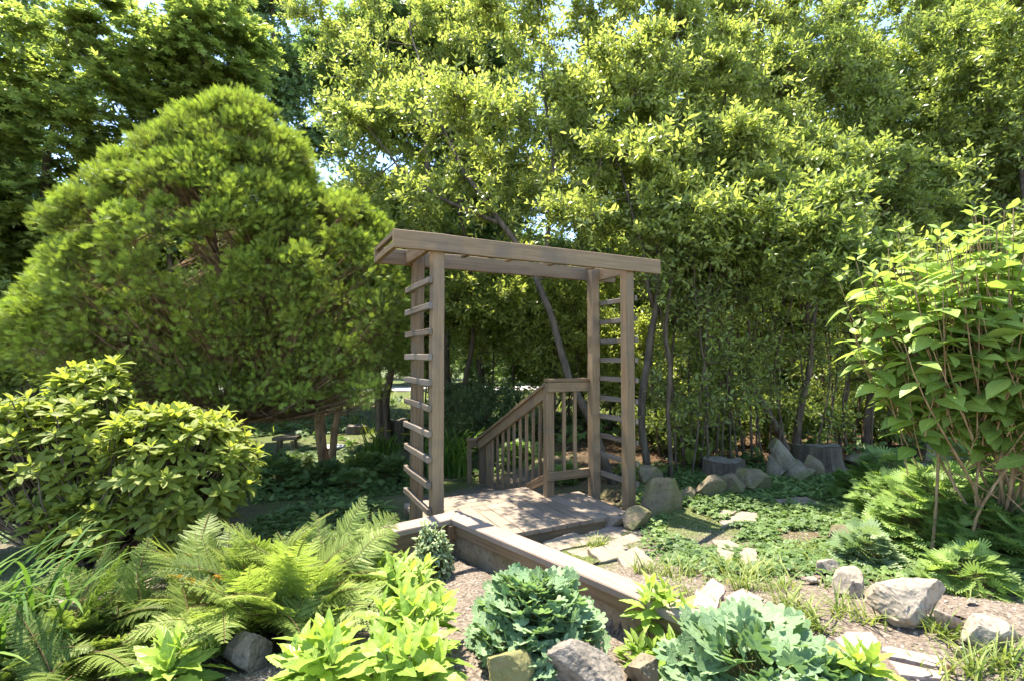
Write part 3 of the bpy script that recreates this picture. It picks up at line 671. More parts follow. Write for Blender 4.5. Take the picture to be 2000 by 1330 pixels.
rock('stone_block', M['flag'], 1196, 1024, 66, 30, 'small squared stone block under the landing corner', seed=28, cuts=10, rough=0.04)
rock('rock', M['rock'], 1600, 934, 62, 44, 'squared mossy rock at the foot of the driftwood', seed=29, cuts=12, depth=0.6)
rock('rock', M['rock'], 1700, 922, 78, 30, 'low dark rock right of the tall stump', seed=30)
rock('rock', M['rock'], 1752, 908, 72, 32, 'flat topped rock in the shaded back row under the foliage', seed=31)
rock('rock', M['rock'], 1858, 902, 110, 34, 'long low rock in the shade behind the tan stems', seed=32)
rock('rock', M['rock'], 1930, 906, 64, 30, 'last rock of the shaded back row near the right edge', seed=33)
rock('rock', M['rock'], 1650, 1062, 64, 34, 'greenish rock half buried at the edge of the pale leaved mass', seed=34)
rock('rock', M['rock'], 1655, 1096, 50, 34, 'rounded rock just below the greenish one beside the grey leaved tuft', seed=35)
rock('rock', M['rockgrey'], 462, 1316, 104, 76, 'brown grey boulder between the two lower lime leaved plants', seed=41, cuts=12, sub=5)
rock('rock', M['rock'], 618, 1232, 84, 54, 'tan rock tucked under the right side of the large fern', seed=42, cuts=10)
rock('rock', M['rockgrey'], 636, 1282, 108, 48, 'flat grey rock behind the lower middle lime leaved plant', seed=43, cuts=11, depth=0.6)
rock('rock', M['rockgrey'], 1145, 1352, 150, 84, 'large light grey boulder below the rounded blue green clump', seed=44, cuts=10, sub=5, rough=0.09, depth=0.6)
rock('rock', M['rockmoss'], 988, 1345, 110, 68, 'rounded boulder covered in yellow green moss', seed=45, cuts=3, sub=5)
rock('rock', M['driftwood'], 1264, 1345, 84, 60, 'fibrous weathered block beside the grey boulder', seed=46, cuts=9, sub=5)
rock('rock', M['rockbare'], 1880, 1286, 34, 16, 'small pale stone on the bare soil below the largest boulder', seed=47)
rock('rock', M['rockbare'], 1590, 1142, 30, 16, 'small tan stone in the thin grass near the edging rocks', seed=48)
rock('rock', M['rockbare'], 1900, 1186, 22, 14, 'tiny white stone on the soil under the pale divided leaves', seed=49)

def stump(px, py, wpx, hpx, label, mt=M['stump'], flare=1.25, seed=0):
    p = atg(px, py); k = p[1] / FPX; r0 = wpx * k / 2; h = hpx * k
    root = thing('tree_stump', p, label, 'stump'); n = 40; an = np.linspace(0, 2 * np.pi, n, endpoint=False)
    rg = np.random.default_rng(seed); zs_ = np.array([-0.1, 0.05, 0.25, 0.6, 0.9, 1.0]) * h; fl = np.interp(zs_ / h, [0, 0.3, 1], [flare, 1.06, 1])
    g = G(); V = []
    for z, f in zip(zs_, fl):
        P3 = np.stack([np.cos(an), np.sin(an), an * 0 + z * 0.5], -1)
        r_ = r0 * f * (1 + 0.16 * fbm(P3, 2.0, seed, 3) + 0.09 * fbm(P3 * [1, 1, .2], 9, seed + 1, 2))
        V.append(np.stack([p[0] + np.cos(an) * r_, p[1] + r0 + np.sin(an) * r_, p[2] + z + 0.22 * h * fbm(P3, 1.2, seed + 4, 3) * (z > 0.8 * h)], -1))
    q = np.arange(n); q2 = (q + 1) % n
    F = np.concatenate([np.stack([i * n + q, i * n + q2, (i + 1) * n + q2, (i + 1) * n + q], -1) for i in range(len(zs_) - 1)])
    g.add(np.concatenate(V), F, 0.5); g.build('bark', mt, root)
    g = G(); top = V[-1]; c_ = top.mean(0); V2 = np.concatenate([top * np.array([1, 1, 1]) , c_ + (top - c_) * 0.6 + [0, 0, -0.008], [c_ + [0, 0, -0.012]]])
    V2[:n, :2] = c_[:2] + (top[:, :2] - c_[:2]) * 0.985; V2[:n, 2] += 0.003
    g.add(V2, [np.stack([q, q2, n + q2, n + q], -1), np.stack([n + q, n + q2, np.full(n, 2 * n)], -1)], 0.5); g.build('cut_top', M['cutwood'], root)
    return root
stump(1430, 938, 76, 32, 'low wide stump with a pitted side behind the edging rocks', seed=2)
stump(1622, 926, 86, 48, 'tall broad stump with flared roots in the shade right of the driftwood', seed=3, flare=1.5)
stump(776, 868, 40, 44, 'dark sawn stump in the lower garden left of the ladder side', seed=4, flare=1.1)
stump(690, 850, 40, 16, 'short log round lying beside the bird bath', seed=6, flare=1.0)
# the leaning piece of driftwood: a splayed old root
p = atg(1545, 934); k = p[1] / FPX
Wd = thing('driftwood', p, 'splayed grey driftwood root leaning left in front of the stump', 'driftwood')
g = G()
for (x0, y0, x1, y1, r0, r1) in ((1560, 936, 1508, 866, 0.20, 0.07), (1520, 934, 1506, 890, 0.15, 0.05), (1580, 938, 1530, 895, 0.14, 0.05), (1550, 936, 1524, 876, 0.16, 0.06)):
    a = atd(x0, y0, p[1] + 0.05); b = atd(x1, y1, p[1] + 0.25)
    t = np.linspace(0, 1, 12); pts = a + (b - a) * t[:, None] + 0.03 * np.stack([fbm(np.stack([t * 2, t * 0 + x0, t * 0], -1), 2, 5, 3)] * 3, -1)
    tube(g, pts, np.interp(t, [0, 0.5, 1], [r0, (r0 + r1) * 0.45, r1]) * (1 + 0.2 * fbm(np.stack([t * 5, t * 0 + x1, t], -1), 1, 6, 2)), 12)
g.build('root', M['driftwood'], Wd)

# ------------------------------------------------------------------ trees
OVAL = leaf_tpl([0.03, 0.17, 0.21, 0.15, 0.015], fold=0.3, droop=0.12, petiole=0.06)
OVAL_LOW = leaf_tpl([0.04, 0.24, 0.02], fold=0.3, droop=0.12, petiole=0.05)
def maple_tpl():
    L1 = leaf_tpl([0.06, 0.2, 0.02], fold=0.1, droop=0.12)
    return join_tpl([place_tpl(L1, ang=a, sc=s) for a, s in ((0, 1.0), (0.85, 0.85), (-0.85, 0.85))])
MAPLE = maple_tpl()
def px_path(pts, n=None):
    P = np.array([atd(*q) for q in pts]); return smooth_path(P, n)
def smooth_path(P, n=None):
    P = np.asarray(P, float); d = np.concatenate([[0], np.cumsum(np.linalg.norm(np.diff(P, axis=0), axis=1))])
    n = n or max(6, int(d[-1] / 0.15)); t = np.linspace(0, d[-1], n)
    Q = np.stack([np.interp(t, d, P[:, i]) for i in range(3)], -1)
    for _ in range(3): Q[1:-1] = 0.25 * Q[:-2] + 0.5 * Q[1:-1] + 0.25 * Q[2:]
    return Q
def ell_points(ells, n, rng, shell=0.45):
    """points in a crown made of ellipsoids (centre, radii, weight), denser towards the outside"""
    w = np.array([e[2] for e in ells], float); w /= w.sum(); k = rng.choice(len(ells), n, p=w)
    d = nrm(rng.normal(size=(n, 3))); r = rng.random(n) ** (1 / 3) ; r = np.maximum(r, shell * rng.random(n) ** 0.5)
    C = np.array([e[0] for e in ells])[k]; Q = np.array([e[1] for e in ells])[k]
    return C + d * r[:, None] * Q
def tree(name, base, trunks, ells, label, cat='tree', group=None, seed=0, n_br=130, twigs=10, leaves=13, leaf=0.075, tpl=OVAL, lm='tree', bm='bark',
         r0=0.05, twig_len=0.45, upness=0.35, flat=0.0, tint=(0.15, 0.95), gapf=0.9, gap=0.0, shell=0.45, hang=0.0, nup=0.6):
    rng = np.random.default_rng(seed); root = thing(name, base, label, cat, group)
    nodes, par, rad_ = [], [], []
    g = G()
    for P, ra, rb in trunks:
        r_ = np.linspace(ra, rb, len(P)); P = P + 0.02 * np.stack([fbm(np.stack([P[:, 2], P[:, 2] * 0 + seed, P[:, 2] * 0 + i], -1), 2.0, seed + i, 3) for i in range(3)], -1)
        tube(g, P, r_ * (1 + 0.08 * fbm(P, 6, seed, 2)), 8)
        s = max(1, len(P) // 5)
        nodes += list(P[s:]); rad_ += list(r_[s:])
    nodes = np.array(nodes); rad_ = np.array(rad_)
    A = ell_points(ells, n_br, rng, shell)
    d0 = np.min(np.linalg.norm(A[:, None] - nodes[None], axis=2), axis=1); A = A[np.argsort(d0)]
    paths = []
    for a in A:
        dv = a - nodes; dd = np.linalg.norm(dv, axis=1) + 0.35 * np.maximum(0, nodes[:, 2] - a[2])
        j = int(np.argmin(dd)); L_ = np.linalg.norm(dv[j])
        if L_ < 0.08: continue
        n = 6; t = np.linspace(0, 1, n)[:, None]; c = nodes[j] + dv[j] * 0.5 + np.array([0, 0, -0.12 * L_]) + rng.normal(size=3) * 0.1 * L_
        P = (1 - t) ** 2 * nodes[j] + 2 * t * (1 - t) * c + t ** 2 * a
        ra = min(rad_[j] * 0.7, 0.006 + 0.011 * L_); r_ = np.linspace(ra, 0.004, n)
        tube(g, P, r_, 5, cap=False); paths.append(P)
        nodes = np.vstack([nodes, P[2:]]); rad_ = np.concatenate([rad_, r_[2:]])
    paths = np.array(paths); nb = len(paths)
    # twigs
    nt_ = nb * twigs; bi = np.repeat(np.arange(nb), twigs); ti = rng.uniform(0.25, 1, nt_) * 5; i0 = np.minimum(ti.astype(int), 4); f = (ti - i0)[:, None]
    st = paths[bi, i0] * (1 - f) + paths[bi, i0 + 1] * f
    bd = nrm(paths[bi, i0 + 1] - paths[bi, i0])
    d = nrm(bd * 0.7 + nrm(rng.normal(size=(nt_, 3))) * 0.9 + np.array([0, 0, upness]))
    if flat: d = nrm(d * np.array([1, 1, 1 - flat]))
    ln = twig_len * rng.uniform(0.5, 1.2, nt_)
    keep = np.ones(nt_, bool)
    if gap > 0: keep = vnoise(st, gapf, seed + 9) > gap
    st, d, ln = st[keep], d[keep], ln[keep]; nt_ = len(st)
    t = np.linspace(0, 1, 4)[None, :, None]; sag = np.array([0, 0, -1.0]) * (0.12 + hang)
    TP = st[:, None] + d[:, None] * ln[:, None, None] * t + sag * ln[:, None, None] * t ** 2
    batch_tubes(g, TP, np.array([0.0042, 0.0034, 0.0025, 0.0012]), 3)
    g.build('trunk', M[bm], root, True)
    # leaves
    g = G(); k = leaves; tt = np.linspace(0.12, 1.0, k)[None] + rng.uniform(-0.03, 0.03, (nt_, k)); tt = np.clip(tt, 0.05, 1)
    P = st[:, None] + d[:, None] * (ln[:, None] * tt)[..., None] + sag * (ln[:, None] * tt ** 2)[..., None]
    ref = nrm(np.cross(d, rng.normal(size=(nt_, 3)))); ref2 = np.cross(d, ref); ph = np.arange(k)[None] * 2.4 + rng.uniform(0, 6.28, (nt_, 1))
    out = ref[:, None] * np.cos(ph)[..., None] + ref2[:, None] * np.sin(ph)[..., None]
    LD = d[:, None] * (0.55 + 0.7 * (tt > 0.9))[..., None] + out * 0.85 + np.array([0, 0, -hang])
    if flat: LD = LD * np.array([1, 1, 1 - flat * 0.7])
    LN = np.array([0, 0, nup]) + rng.normal(size=(nt_, k, 3)) * (0.8 if not flat else 0.25) + d[:, None] * 0.25
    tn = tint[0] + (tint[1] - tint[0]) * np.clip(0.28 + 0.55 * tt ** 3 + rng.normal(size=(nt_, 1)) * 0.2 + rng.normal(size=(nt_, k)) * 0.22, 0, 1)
    sz = leaf * rng.uniform(0.6, 1.3, (nt_, k)) * (1.05 - 0.3 * tt ** 4)
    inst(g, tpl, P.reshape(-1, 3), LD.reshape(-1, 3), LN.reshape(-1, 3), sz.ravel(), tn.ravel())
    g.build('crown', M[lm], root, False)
    return root
def E(px, py, Y, rx, ry, rz, w=1.0):
    if Y < 9: Y = Y + max(0, 430 - py) * 0.0042; ry = ry * 0.62      # the thicket leans back: low in front, tall behind
    return (atd(px, py, Y), np.array([rx, ry, rz]), w)
def stand(px, py, Y):
    p = atd(px, py, Y); return np.array([p[0], p[1], gz(p[0], p[1]) - 0.03])
def back(q): return (q[0], q[1], q[2] + max(0, 430 - q[1]) * 0.0042) if q[2] < 9 else q
def trunk(base, pts, ra, rb):
    P = smooth_path(np.vstack([base[None], [atd(*back(q)) for q in pts]])); w_ = np.linspace(0, 1, len(P))[:, None]
    return (P + 0.10 * np.minimum(1, w_ * 4) * np.stack([fbm(np.stack([P[:, 2], P[:, 2] * 0 + base[0] * 7, P[:, 2] * 0 + k], -1), 0.9, 31 + k, 3) for k in range(3)], -1) * [1, 1, 0.3], ra, rb)

# the thicket of holly-like trees right behind the arbor
b = stand(1198, 945, 5.75)
tree('leaning_tree', b, [trunk(b, [(1160, 830, 5.95), (1114, 733, 6.1), (1056, 545, 6.4), (985, 440, 6.6), (900, 330, 6.8), (840, 190, 6.9), (800, 40, 7.0)], 0.055, 0.012),
     trunk(atd(1056, 545, 6.4), [(1074, 440, 6.5), (1078, 330, 6.5), (1066, 180, 6.6), (1050, 20, 6.6)], 0.035, 0.01),
     trunk(atd(985, 440, 6.6), [(880, 400, 6.5), (780, 330, 6.5), (700, 220, 6.6)], 0.028, 0.008)],
     [E(790, 300, 6.8, 1.5, 1.0, 1.3, 1.0), E(720, 160, 7.0, 0.95, 0.8, 1.2, 0.55), E(1010, 250, 6.6, 1.0, 1.0, 1.5, 0.7), E(930, 230, 5.3, 1.0, .8, .45, .28), E(1080, 330, 5.6, .7, .7, .4, .18), E(1000, 60, 6.6, 0.9, 0.9, 0.9, 0.45), E(860, 400, 6.4, 1.2, .8, .55, .22), E(860, 40, 7.2, 1.1, .9, .9, .45), E(660, 20, 7.6, 1.0, .9, 1.0, .4)],
     'leaning tree with yellow green oval leaves whose trunk slants left behind the arbor', seed=31, n_br=220, twigs=12, lm='treeb', bm='barkg', gap=0.30, gapf=2.0, leaf=0.092, leaves=15)
b = stand(1268, 925, 6.1)
tree('oval_leaf_tree', b, [trunk(b, [(1250, 830, 6.15), (1260, 700, 6.2), (1276, 600, 6.25), (1290, 480, 6.3), (1305, 330, 6.4), (1320, 150, 6.5), (1330, 0, 6.6)], 0.05, 0.012),
     trunk(atd(1276, 600, 6.25), [(1255, 500, 6.2), (1230, 380, 6.3), (1180, 250, 6.4)], 0.03, 0.01)],
     [E(1250, 250, 6.5, 1.35, 1.0, 1.5, 1.0), E(1240, 20, 6.6, 1.2, 1.0, 1.2, 0.7), E(1250, 430, 6.2, 1.1, 0.8, 0.5, 0.28), E(1265, 325, 6.05, 1.0, 0.9, 0.6, 0.3)],
     'upright multi limbed tree just right of the arbor with a pale trunk', seed=32, n_br=230, twigs=12, lm='treeb', bm='barkg', gap=0.30, gapf=2.0, leaf=0.092, leaves=15)
b = stand(1312, 950, 5.9)
tree('oval_leaf_tree', b, [trunk(b, [(1305, 800, 6.0), (1308, 620, 6.1), (1330, 450, 6.3), (1400, 250, 6.6), (1440, 60, 6.8)], 0.028, 0.008)],
     [E(1430, 230, 6.8, 1.2, 1.0, 1.7, 1.0), E(1450, -10, 7.0, 1.3, 1.0, 1.0, 0.6), E(1400, 480, 6.5, 1.0, 0.8, 0.7, 0.35), E(1425, 335, 6.15, 1.0, 0.9, 0.65, 0.4), E(1440, 440, 5.7, .8, .8, .4, .13)],
     'slim dark stemmed tree rising between the front post and the row of mossy rocks', seed=33, n_br=230, twigs=12, gap=0.30, gapf=2.0, leaf=0.09, leaves=15, lm='treeb')
b = stand(1545, 892, 7.2)
tree('forked_tree', b, [trunk(b, [(1505, 815, 7.15), (1460, 745, 7.1), (1415, 640, 7.0), (1390, 480, 7.0), (1400, 300, 7.2)], 0.055, 0.012),
     trunk(b + np.array([0.06, 0.05, 0]), [(1560, 800, 7.2), (1585, 700, 7.2), (1612, 560, 7.3), (1645, 420, 7.4), (1680, 200, 7.5)], 0.052, 0.012)],
     [E(1600, 230, 7.5, 1.6, 1.2, 2.0, 1.0), E(1560, 480, 7.0, 1.2, 0.9, 0.7, 0.35), E(1580, 340, 6.4, 1.1, 0.9, 0.65, 0.4), E(1640, 0, 7.6, 1.4, 1.1, 1.0, 0.5), E(1610, 450, 5.7, 1.0, 1.0, .42, .22), E(1700, 540, 5.4, .7, .8, .3, .15)],
     'dark tree forked low in a V behind the driftwood', seed=34, n_br=260, twigs=12, gap=0.27, gapf=1.9, leaf=0.092, leaves=15)
b = stand(1690, 890, 7.9)
tree('oval_leaf_tree', b, [trunk(b, [(1700, 760, 7.9), (1725, 600, 7.9), (1770, 400, 8.0), (1800, 150, 8.2)], 0.06, 0.014)],
     [E(1790, 250, 8.0, 1.7, 1.2, 2.2, 1.0), E(1740, 380, 7.0, 1.1, 0.9, 0.7, 0.3), E(1700, 560, 7.8, 1.4, 0.9, 0.9, 0.4), E(1800, -30, 8.2, 1.6, 1.2, 1.0, 0.5), E(1750, 700, 8.2, 1.3, 0.7, 0.7, 0.25)],
     'tall tree right of the stump filling the top right with dark leaves', seed=35, n_br=270, twigs=12, gap=0.28, gapf=1.9, leaf=0.095, leaves=15)
b = stand(2040, 880, 7.0)
tree('oval_leaf_tree', b, [trunk(b, [(2030, 700, 7.0), (2010, 450, 7.1), (1980, 150, 7.2)], 0.06, 0.014)],
     [E(1985, 230, 7.0, 1.3, 1.2, 2.2, 1.0), E(1990, 560, 7.2, 1.2, 1, 1.0, 0.4)],
     'glossy leaved tree at the right edge above the broad leaved shrub', seed=36, n_br=230, twigs=12, gap=0.28, gapf=1.9, leaf=0.092, leaves=15)
b = stand(900, 850, 9.8)
tree('oval_leaf_tree', b, [trunk(b, [(905, 760, 9.8), (930, 600, 9.7), (900, 420, 9.6), (870, 200, 9.6)], 0.06, 0.014)],
     [E(980, 560, 9.3, 1.5, 1.0, 1.0, 1.0), E(800, 480, 9.5, 1.7, 1.1, 1.5, 1.0), E(1120, 440, 9.6, 1.6, 1.1, 1.5, 0.8), E(690, 400, 9.8, 1.0, 1.0, 1.5, 0.6)],
     'broad tree seen through the arbor opening, behind the leaning trunk', seed=37, n_br=230, twigs=12, gap=0.38, gapf=.9, leaf=0.11, lm='treeb', leaves=13)
b = stand(748, 846, 11.0)
tree('forked_tree', b, [trunk(b, [(744, 790, 11), (736, 735, 11), (720, 650, 11), (700, 500, 11)], 0.12, 0.03), trunk(b + [0.12, 0, 0], [(756, 780, 11), (764, 735, 11), (775, 650, 11), (790, 520, 11)], 0.11, 0.03)],
     [E(745, 600, 11, 1.0, 1.0, 1.2, 1.0), E(800, 690, 10.6, 0.9, .8, .35, .3)],
     'dark forked trunk standing left of the ladder side in the lower garden', seed=38, n_br=110, twigs=9, leaf=0.10, lm='tree', tint=(0.0, 0.6))

tb = np.zeros(3)
tall0 = tree('tall_tree', tb, [(smooth_path(np.array([[0, 0, 0], [.15, 0, 3], [-.1, .1, 6], [.05, 0, 10.0]])), 0.14, 0.03)],
     [(np.array([0, 0, 7.0]), np.array([2.1, 1.2, 3.4]), 1), (np.array([.5, -.2, 4.0]), np.array([1.9, 1.1, 1.2]), .3)], 'tall dense tree closing the view high behind the thicket', group='tall trees behind the thicket',
     seed=55, n_br=300, twigs=12, leaves=13, leaf=0.13, tpl=OVAL_LOW, lm='tree', twig_len=.6, gap=.36, gapf=.75)
for i, (x, y, sc_) in enumerate([(4.6, 12.8, 1.0), (7.6, 12.4, 1.05), (10.6, 11.6, 1.05), (1.9, 13.6, .98), (12.8, 9.8, 1.0), (-0.9, 15.0, .86)]):
    if i == 0: tall0.location = (x, y, gz(x, y)); tall0.scale = (sc_,) * 3
    else: copy_tree(tall0, (x, y, gz(x, y)), tall0['label'], 0.3 * (-1) ** i + (3.14 if i % 2 else 0), sc_, 'tall trees behind the thicket')

# slender bare stems in the thicket
for i, (x0, y0, Y, x1, y1, r_) in enumerate([(1338, 905, 6.5, 1322, 560, .022), (1352, 900, 6.8, 1365, 560, .018), (1398, 905, 6.6, 1388, 560, .016), (1432, 885, 7.0, 1420, 560, .02), (1452, 884, 7.2, 1440, 560, .024),
        (1478, 880, 7.3, 1490, 540, .016), (1502, 878, 7.4, 1530, 560, .014), (1640, 870, 8, 1650, 560, .03), (1668, 868, 8.2, 1660, 540, .02), (1375, 890, 7.4, 1340, 600, .03), (1415, 880, 7.8, 1470, 600, .022), (1600, 872, 7.9, 1560, 560, .02),
        (1322, 925, 6.2, 1296, 600, .014), (1350, 930, 6.0, 1385, 540, .012), (1382, 925, 6.1, 1350, 540, .015), (1405, 915, 6.3, 1440, 540, .011), (1425, 905, 6.6, 1452, 540, .013), (1490, 890, 6.9, 1465, 540, .015), (1535, 885, 7.0, 1560, 520, .013),
        (1565, 880, 7.4, 1530, 540, .016), (1612, 880, 7.4, 1640, 540, .013), (1632, 876, 7.8, 1600, 540, .016), (1700, 878, 7.8, 1680, 540, .018), (1726, 878, 8.0, 1760, 560, .015), (1365, 915, 6.4, 1400, 620, .012), (1445, 900, 6.7, 1405, 600, .013), (1470, 895, 6.8, 1450, 590, .018), (1520, 885, 7.1, 1500, 580, .012), (1590, 885, 7.3, 1620, 600, .014), (1655, 880, 7.6, 1690, 600, .016), (1740, 880, 8.3, 1720, 560, .03), (1780, 884, 8.0, 1790, 600, .02), (1290, 900, 7.2, 1285, 560, .025)]):
    b = stand(x0, y0, Y); xm = (x0 + x1) / 2 + rr.uniform(-26, 26)
    tree('sapling', b, [trunk(b, [(xm, (y0 + y1) / 2, Y), (x1, y1, Y), (x1 + rr.uniform(-15, 15), y1 - 160, Y)], r_, r_ * 0.5)],
         [E(x1, y1 - 40, Y, 0.5, 0.5, 0.7, 1), E(xm, (y0 + y1) / 2, Y, .4, .4, .7, .35)],
         'slender dark stem crowded in the thicket right of the arbor', group='slender stems in the thicket', seed=60 + i, n_br=15, twigs=7, leaves=10, leaf=0.075)

# understorey behind the stems; a brighter leaf colour stands in for sunlight
for i, (px, py, Y, r_, lb) in enumerate([(1290, 760, 11.0, 1.2, 'bright bush glimpsed between the front post and the slim stems'), (1420, 760, 11.5, 1.4, 'bush tinted as if sunlit, behind the middle of the thicket stems'), (1560, 770, 12, 1.4, 'bush tinted as if sunlit, seen between the forks of the V shaped tree'),
        (1700, 780, 11.0, 1.3, 'leafy bush in the gap above the tall stump'), (1850, 780, 10.5, 1.3, 'shaded bush behind the broad leaved shrub'), (1190, 700, 10.5, 1.1, 'bright bush seen through the right ladder side'), (960, 610, 10.6, 1.2, 'bright bush in the upper part of the arbor opening'), (1080, 640, 9.6, 0.9, 'bright bush just left of the right ladder, above the railing'),
        (1360, 620, 13.5, 1.7, 'taller pale bush high behind the thicket stems'), (1620, 640, 13.5, 1.8, 'taller bush high behind the V shaped tree'), (1990, 760, 10, 1.2, 'dark bush at the right edge behind the tan stems')]):
    b = stand(px, 840, Y); c = atd(px, py, Y)
    tree('bush', b, [(smooth_path(np.array([b, (b + c) / 2 + [0.05, 0, 0], c])), 0.03, 0.01), (smooth_path(np.array([b + [0.1, 0, 0], (b + c) / 2 + [0.5, 0, 0.1], c + [r_ * .5, 0, .2]])), 0.02, 0.008)],
         [(c, np.array([r_, r_ * .8, r_ * .95]), 1.0)], lb, 'bush', seed=90 + i, n_br=100, twigs=11, leaves=11, leaf=0.10, tpl=OVAL_LOW, lm='treeb', gap=.3, gapf=1.6, tint=(.3, 1.0))

for i in range(11):
    px = 1285 + 52 * i + rr.uniform(-18, 18); Y = 7.3 + 0.12 * i + rr.uniform(-.5, .7); b = stand(px, 880, Y); c = b + np.array([0, 0, .45])
    tree('low_shrub', b, [(smooth_path(np.array([b, b + [.03, 0, .25], c])), 0.012, 0.005)], [(c, np.array([.42, .3, .36]), 1.0)], 'low leafy shrub filling the shade between the thicket stems', 'shrub', 'low shrubs in the thicket',
         seed=300 + i, n_br=22, twigs=8, leaves=10, leaf=0.085, tpl=OVAL_LOW, lm='tree', bm='bark', twig_len=.3, tint=(0, .7))
# low evergreens beyond the steps
for px, py, Y, rx, rz, lb in ((960, 800, 8.6, 0.75, 0.42, 'low dark evergreen bush beyond the steps'), (905, 790, 10.2, 0.7, 0.45, 'second dark evergreen bush, behind the first beyond the steps')):
    b = stand(px, 850, Y); c = atd(px, py, Y); c[2] = max(c[2], b[2] + rz * .8)
    tree('evergreen_bush', b, [(smooth_path(np.array([b, (b + c) / 2, c])), 0.04, 0.01)], [(c, np.array([rx, rx * .8, rz]), 1)], lb, 'bush', seed=int(px), n_br=90, twigs=12, leaves=12, leaf=0.055, tpl=OVAL_LOW, lm='far', twig_len=.3, tint=(0.1, 0.7))

# big trees at the back left
b = stand(60, 800, 12.5)
tree('maple_tree', b, [trunk(b, [(70, 600, 12.5), (90, 350, 12.6), (130, 50, 12.8)], 0.16, 0.04), trunk(atd(70, 600, 12.5), [(160, 420, 12.3), (300, 260, 12.2), (400, 120, 12.4)], 0.09, 0.03)],
     [E(180, 190, 12.4, 2.9, 1.8, 2.6, 1.0), E(400, 90, 12.6, 1.6, 1.4, 1.6, 0.5), E(40, 440, 12.0, 1.6, 1.3, 1.6, 0.5), E(-80, 250, 12.2, 1.5, 1.5, 2.5, .4)],
     'large maple with layered sunlit leaves behind the rounded conifer', seed=41, n_br=380, twigs=12, leaves=14, leaf=0.15, tpl=MAPLE, lm='maple', twig_len=0.75, flat=0.6, upness=0.1, gap=0.3, gapf=0.9, nup=1.3)
for i, (px, py, Y, lb) in enumerate([(830, 200, 11.5, 'tall thin tree showing high through the leaning tree'), (330, 520, 13.5, 'added tree shading the lawn, hidden mostly behind the great conifer'), (600, 560, 15, 'added tree shading the lawn, showing between the two conifers'), (860, 500, 14.0, 'added tree shading the lawn, deep behind the ladder side')]):
    b = stand(px + 20, 770, Y)  # all but the first are added, with wide crowns that shade the lawn
    tree('added_tree', b, [trunk(b, [(px + 10, 650, Y), (px, py, Y), (px - 10, py - 120, Y)], 0.13, 0.04)], [E(px, py - 20, Y + 2, 3.0, 3.0, 1.3, 1.0), E(px + 30, py - 110, Y + 1, 1.8, 1.6, 1.2, .5)], lb, seed=170 + i, n_br=230, twigs=11, leaves=11, leaf=0.19, tpl=MAPLE, lm='far', twig_len=.8, flat=.3, gap=.2, gapf=.7)
b = stand(540, 760, 20)
tree('dark_tree', b, [trunk(b, [(540, 500, 20), (535, 200, 20), (530, 0, 20)], 0.2, 0.06)],
     [E(530, 90, 20, 1.7, 1.5, 2.2, 1.0), E(470, 260, 20, 2.0, 1.5, 2.2, .8), E(490, -60, 20, 1.5, 1.4, 1.6, 0.6), E(610, 210, 20, 1.7, 1.3, 2.3, .9)],
     'darker tree rising behind the top of the conifer against blue sky', seed=42, n_br=270, twigs=12, leaves=11, leaf=0.17, tpl=MAPLE, lm='far', twig_len=0.9, gap=.3, gapf=.6)
b = stand(-60, 760, 17)
tree('dark_tree', b, [trunk(b, [(-50, 500, 17), (-10, 200, 17), (0, -60, 17)], 0.2, 0.06)], [E(10, 100, 17, 2.4, 1.8, 3.0, 1), E(-20, 480, 16, 2.2, 1.8, 2.2, .7)],
     'shadowy tree in the top left corner behind the maple', seed=43, n_br=190, twigs=12, leaves=11, leaf=0.15, tpl=MAPLE, lm='far', twig_len=0.9, gap=.25, gapf=.6)
for i, (px, py, Y, r_, lb) in enumerate([(40, 690, 9.5, 1.0, 'pale shrub left of the conifer skirt'), (-60, 620, 10.5, 1.3, 'leafy shrub at the left edge behind the rhododendron'), (180, 700, 10.5, .9, 'shrub showing under the left skirt of the conifer'),
        (330, 700, 13, 1.3, 'dim shrub behind the conifer trunk'), (520, 700, 14.5, 1.5, 'dim shrub between the two conifers, far back'), (680, 690, 15, 1.5, 'dim shrub behind the smaller airy conifer'), (830, 660, 16, 1.7, 'shrub behind the ladder side, past the forked trunk'),
        (1000, 650, 15, 1.5, 'pale shrub far back in the middle of the arbor opening'), (1110, 690, 13, 1.2, 'pale shrub far back above the railing')]):
    b = stand(px, 820, Y); c = atd(px, py, Y)
    tree('shrub', b, [(smooth_path(np.array([b, (b + c) / 2 + [0.05, 0, 0], c])), 0.03, 0.01)], [(c, np.array([r_, r_ * .8, r_ * .8]), 1.0)], lb, 'shrub', seed=130 + i, n_br=90, twigs=10, leaves=11, leaf=0.10, tpl=OVAL_LOW, lm='maple', flat=.3, tint=(.3, 1))

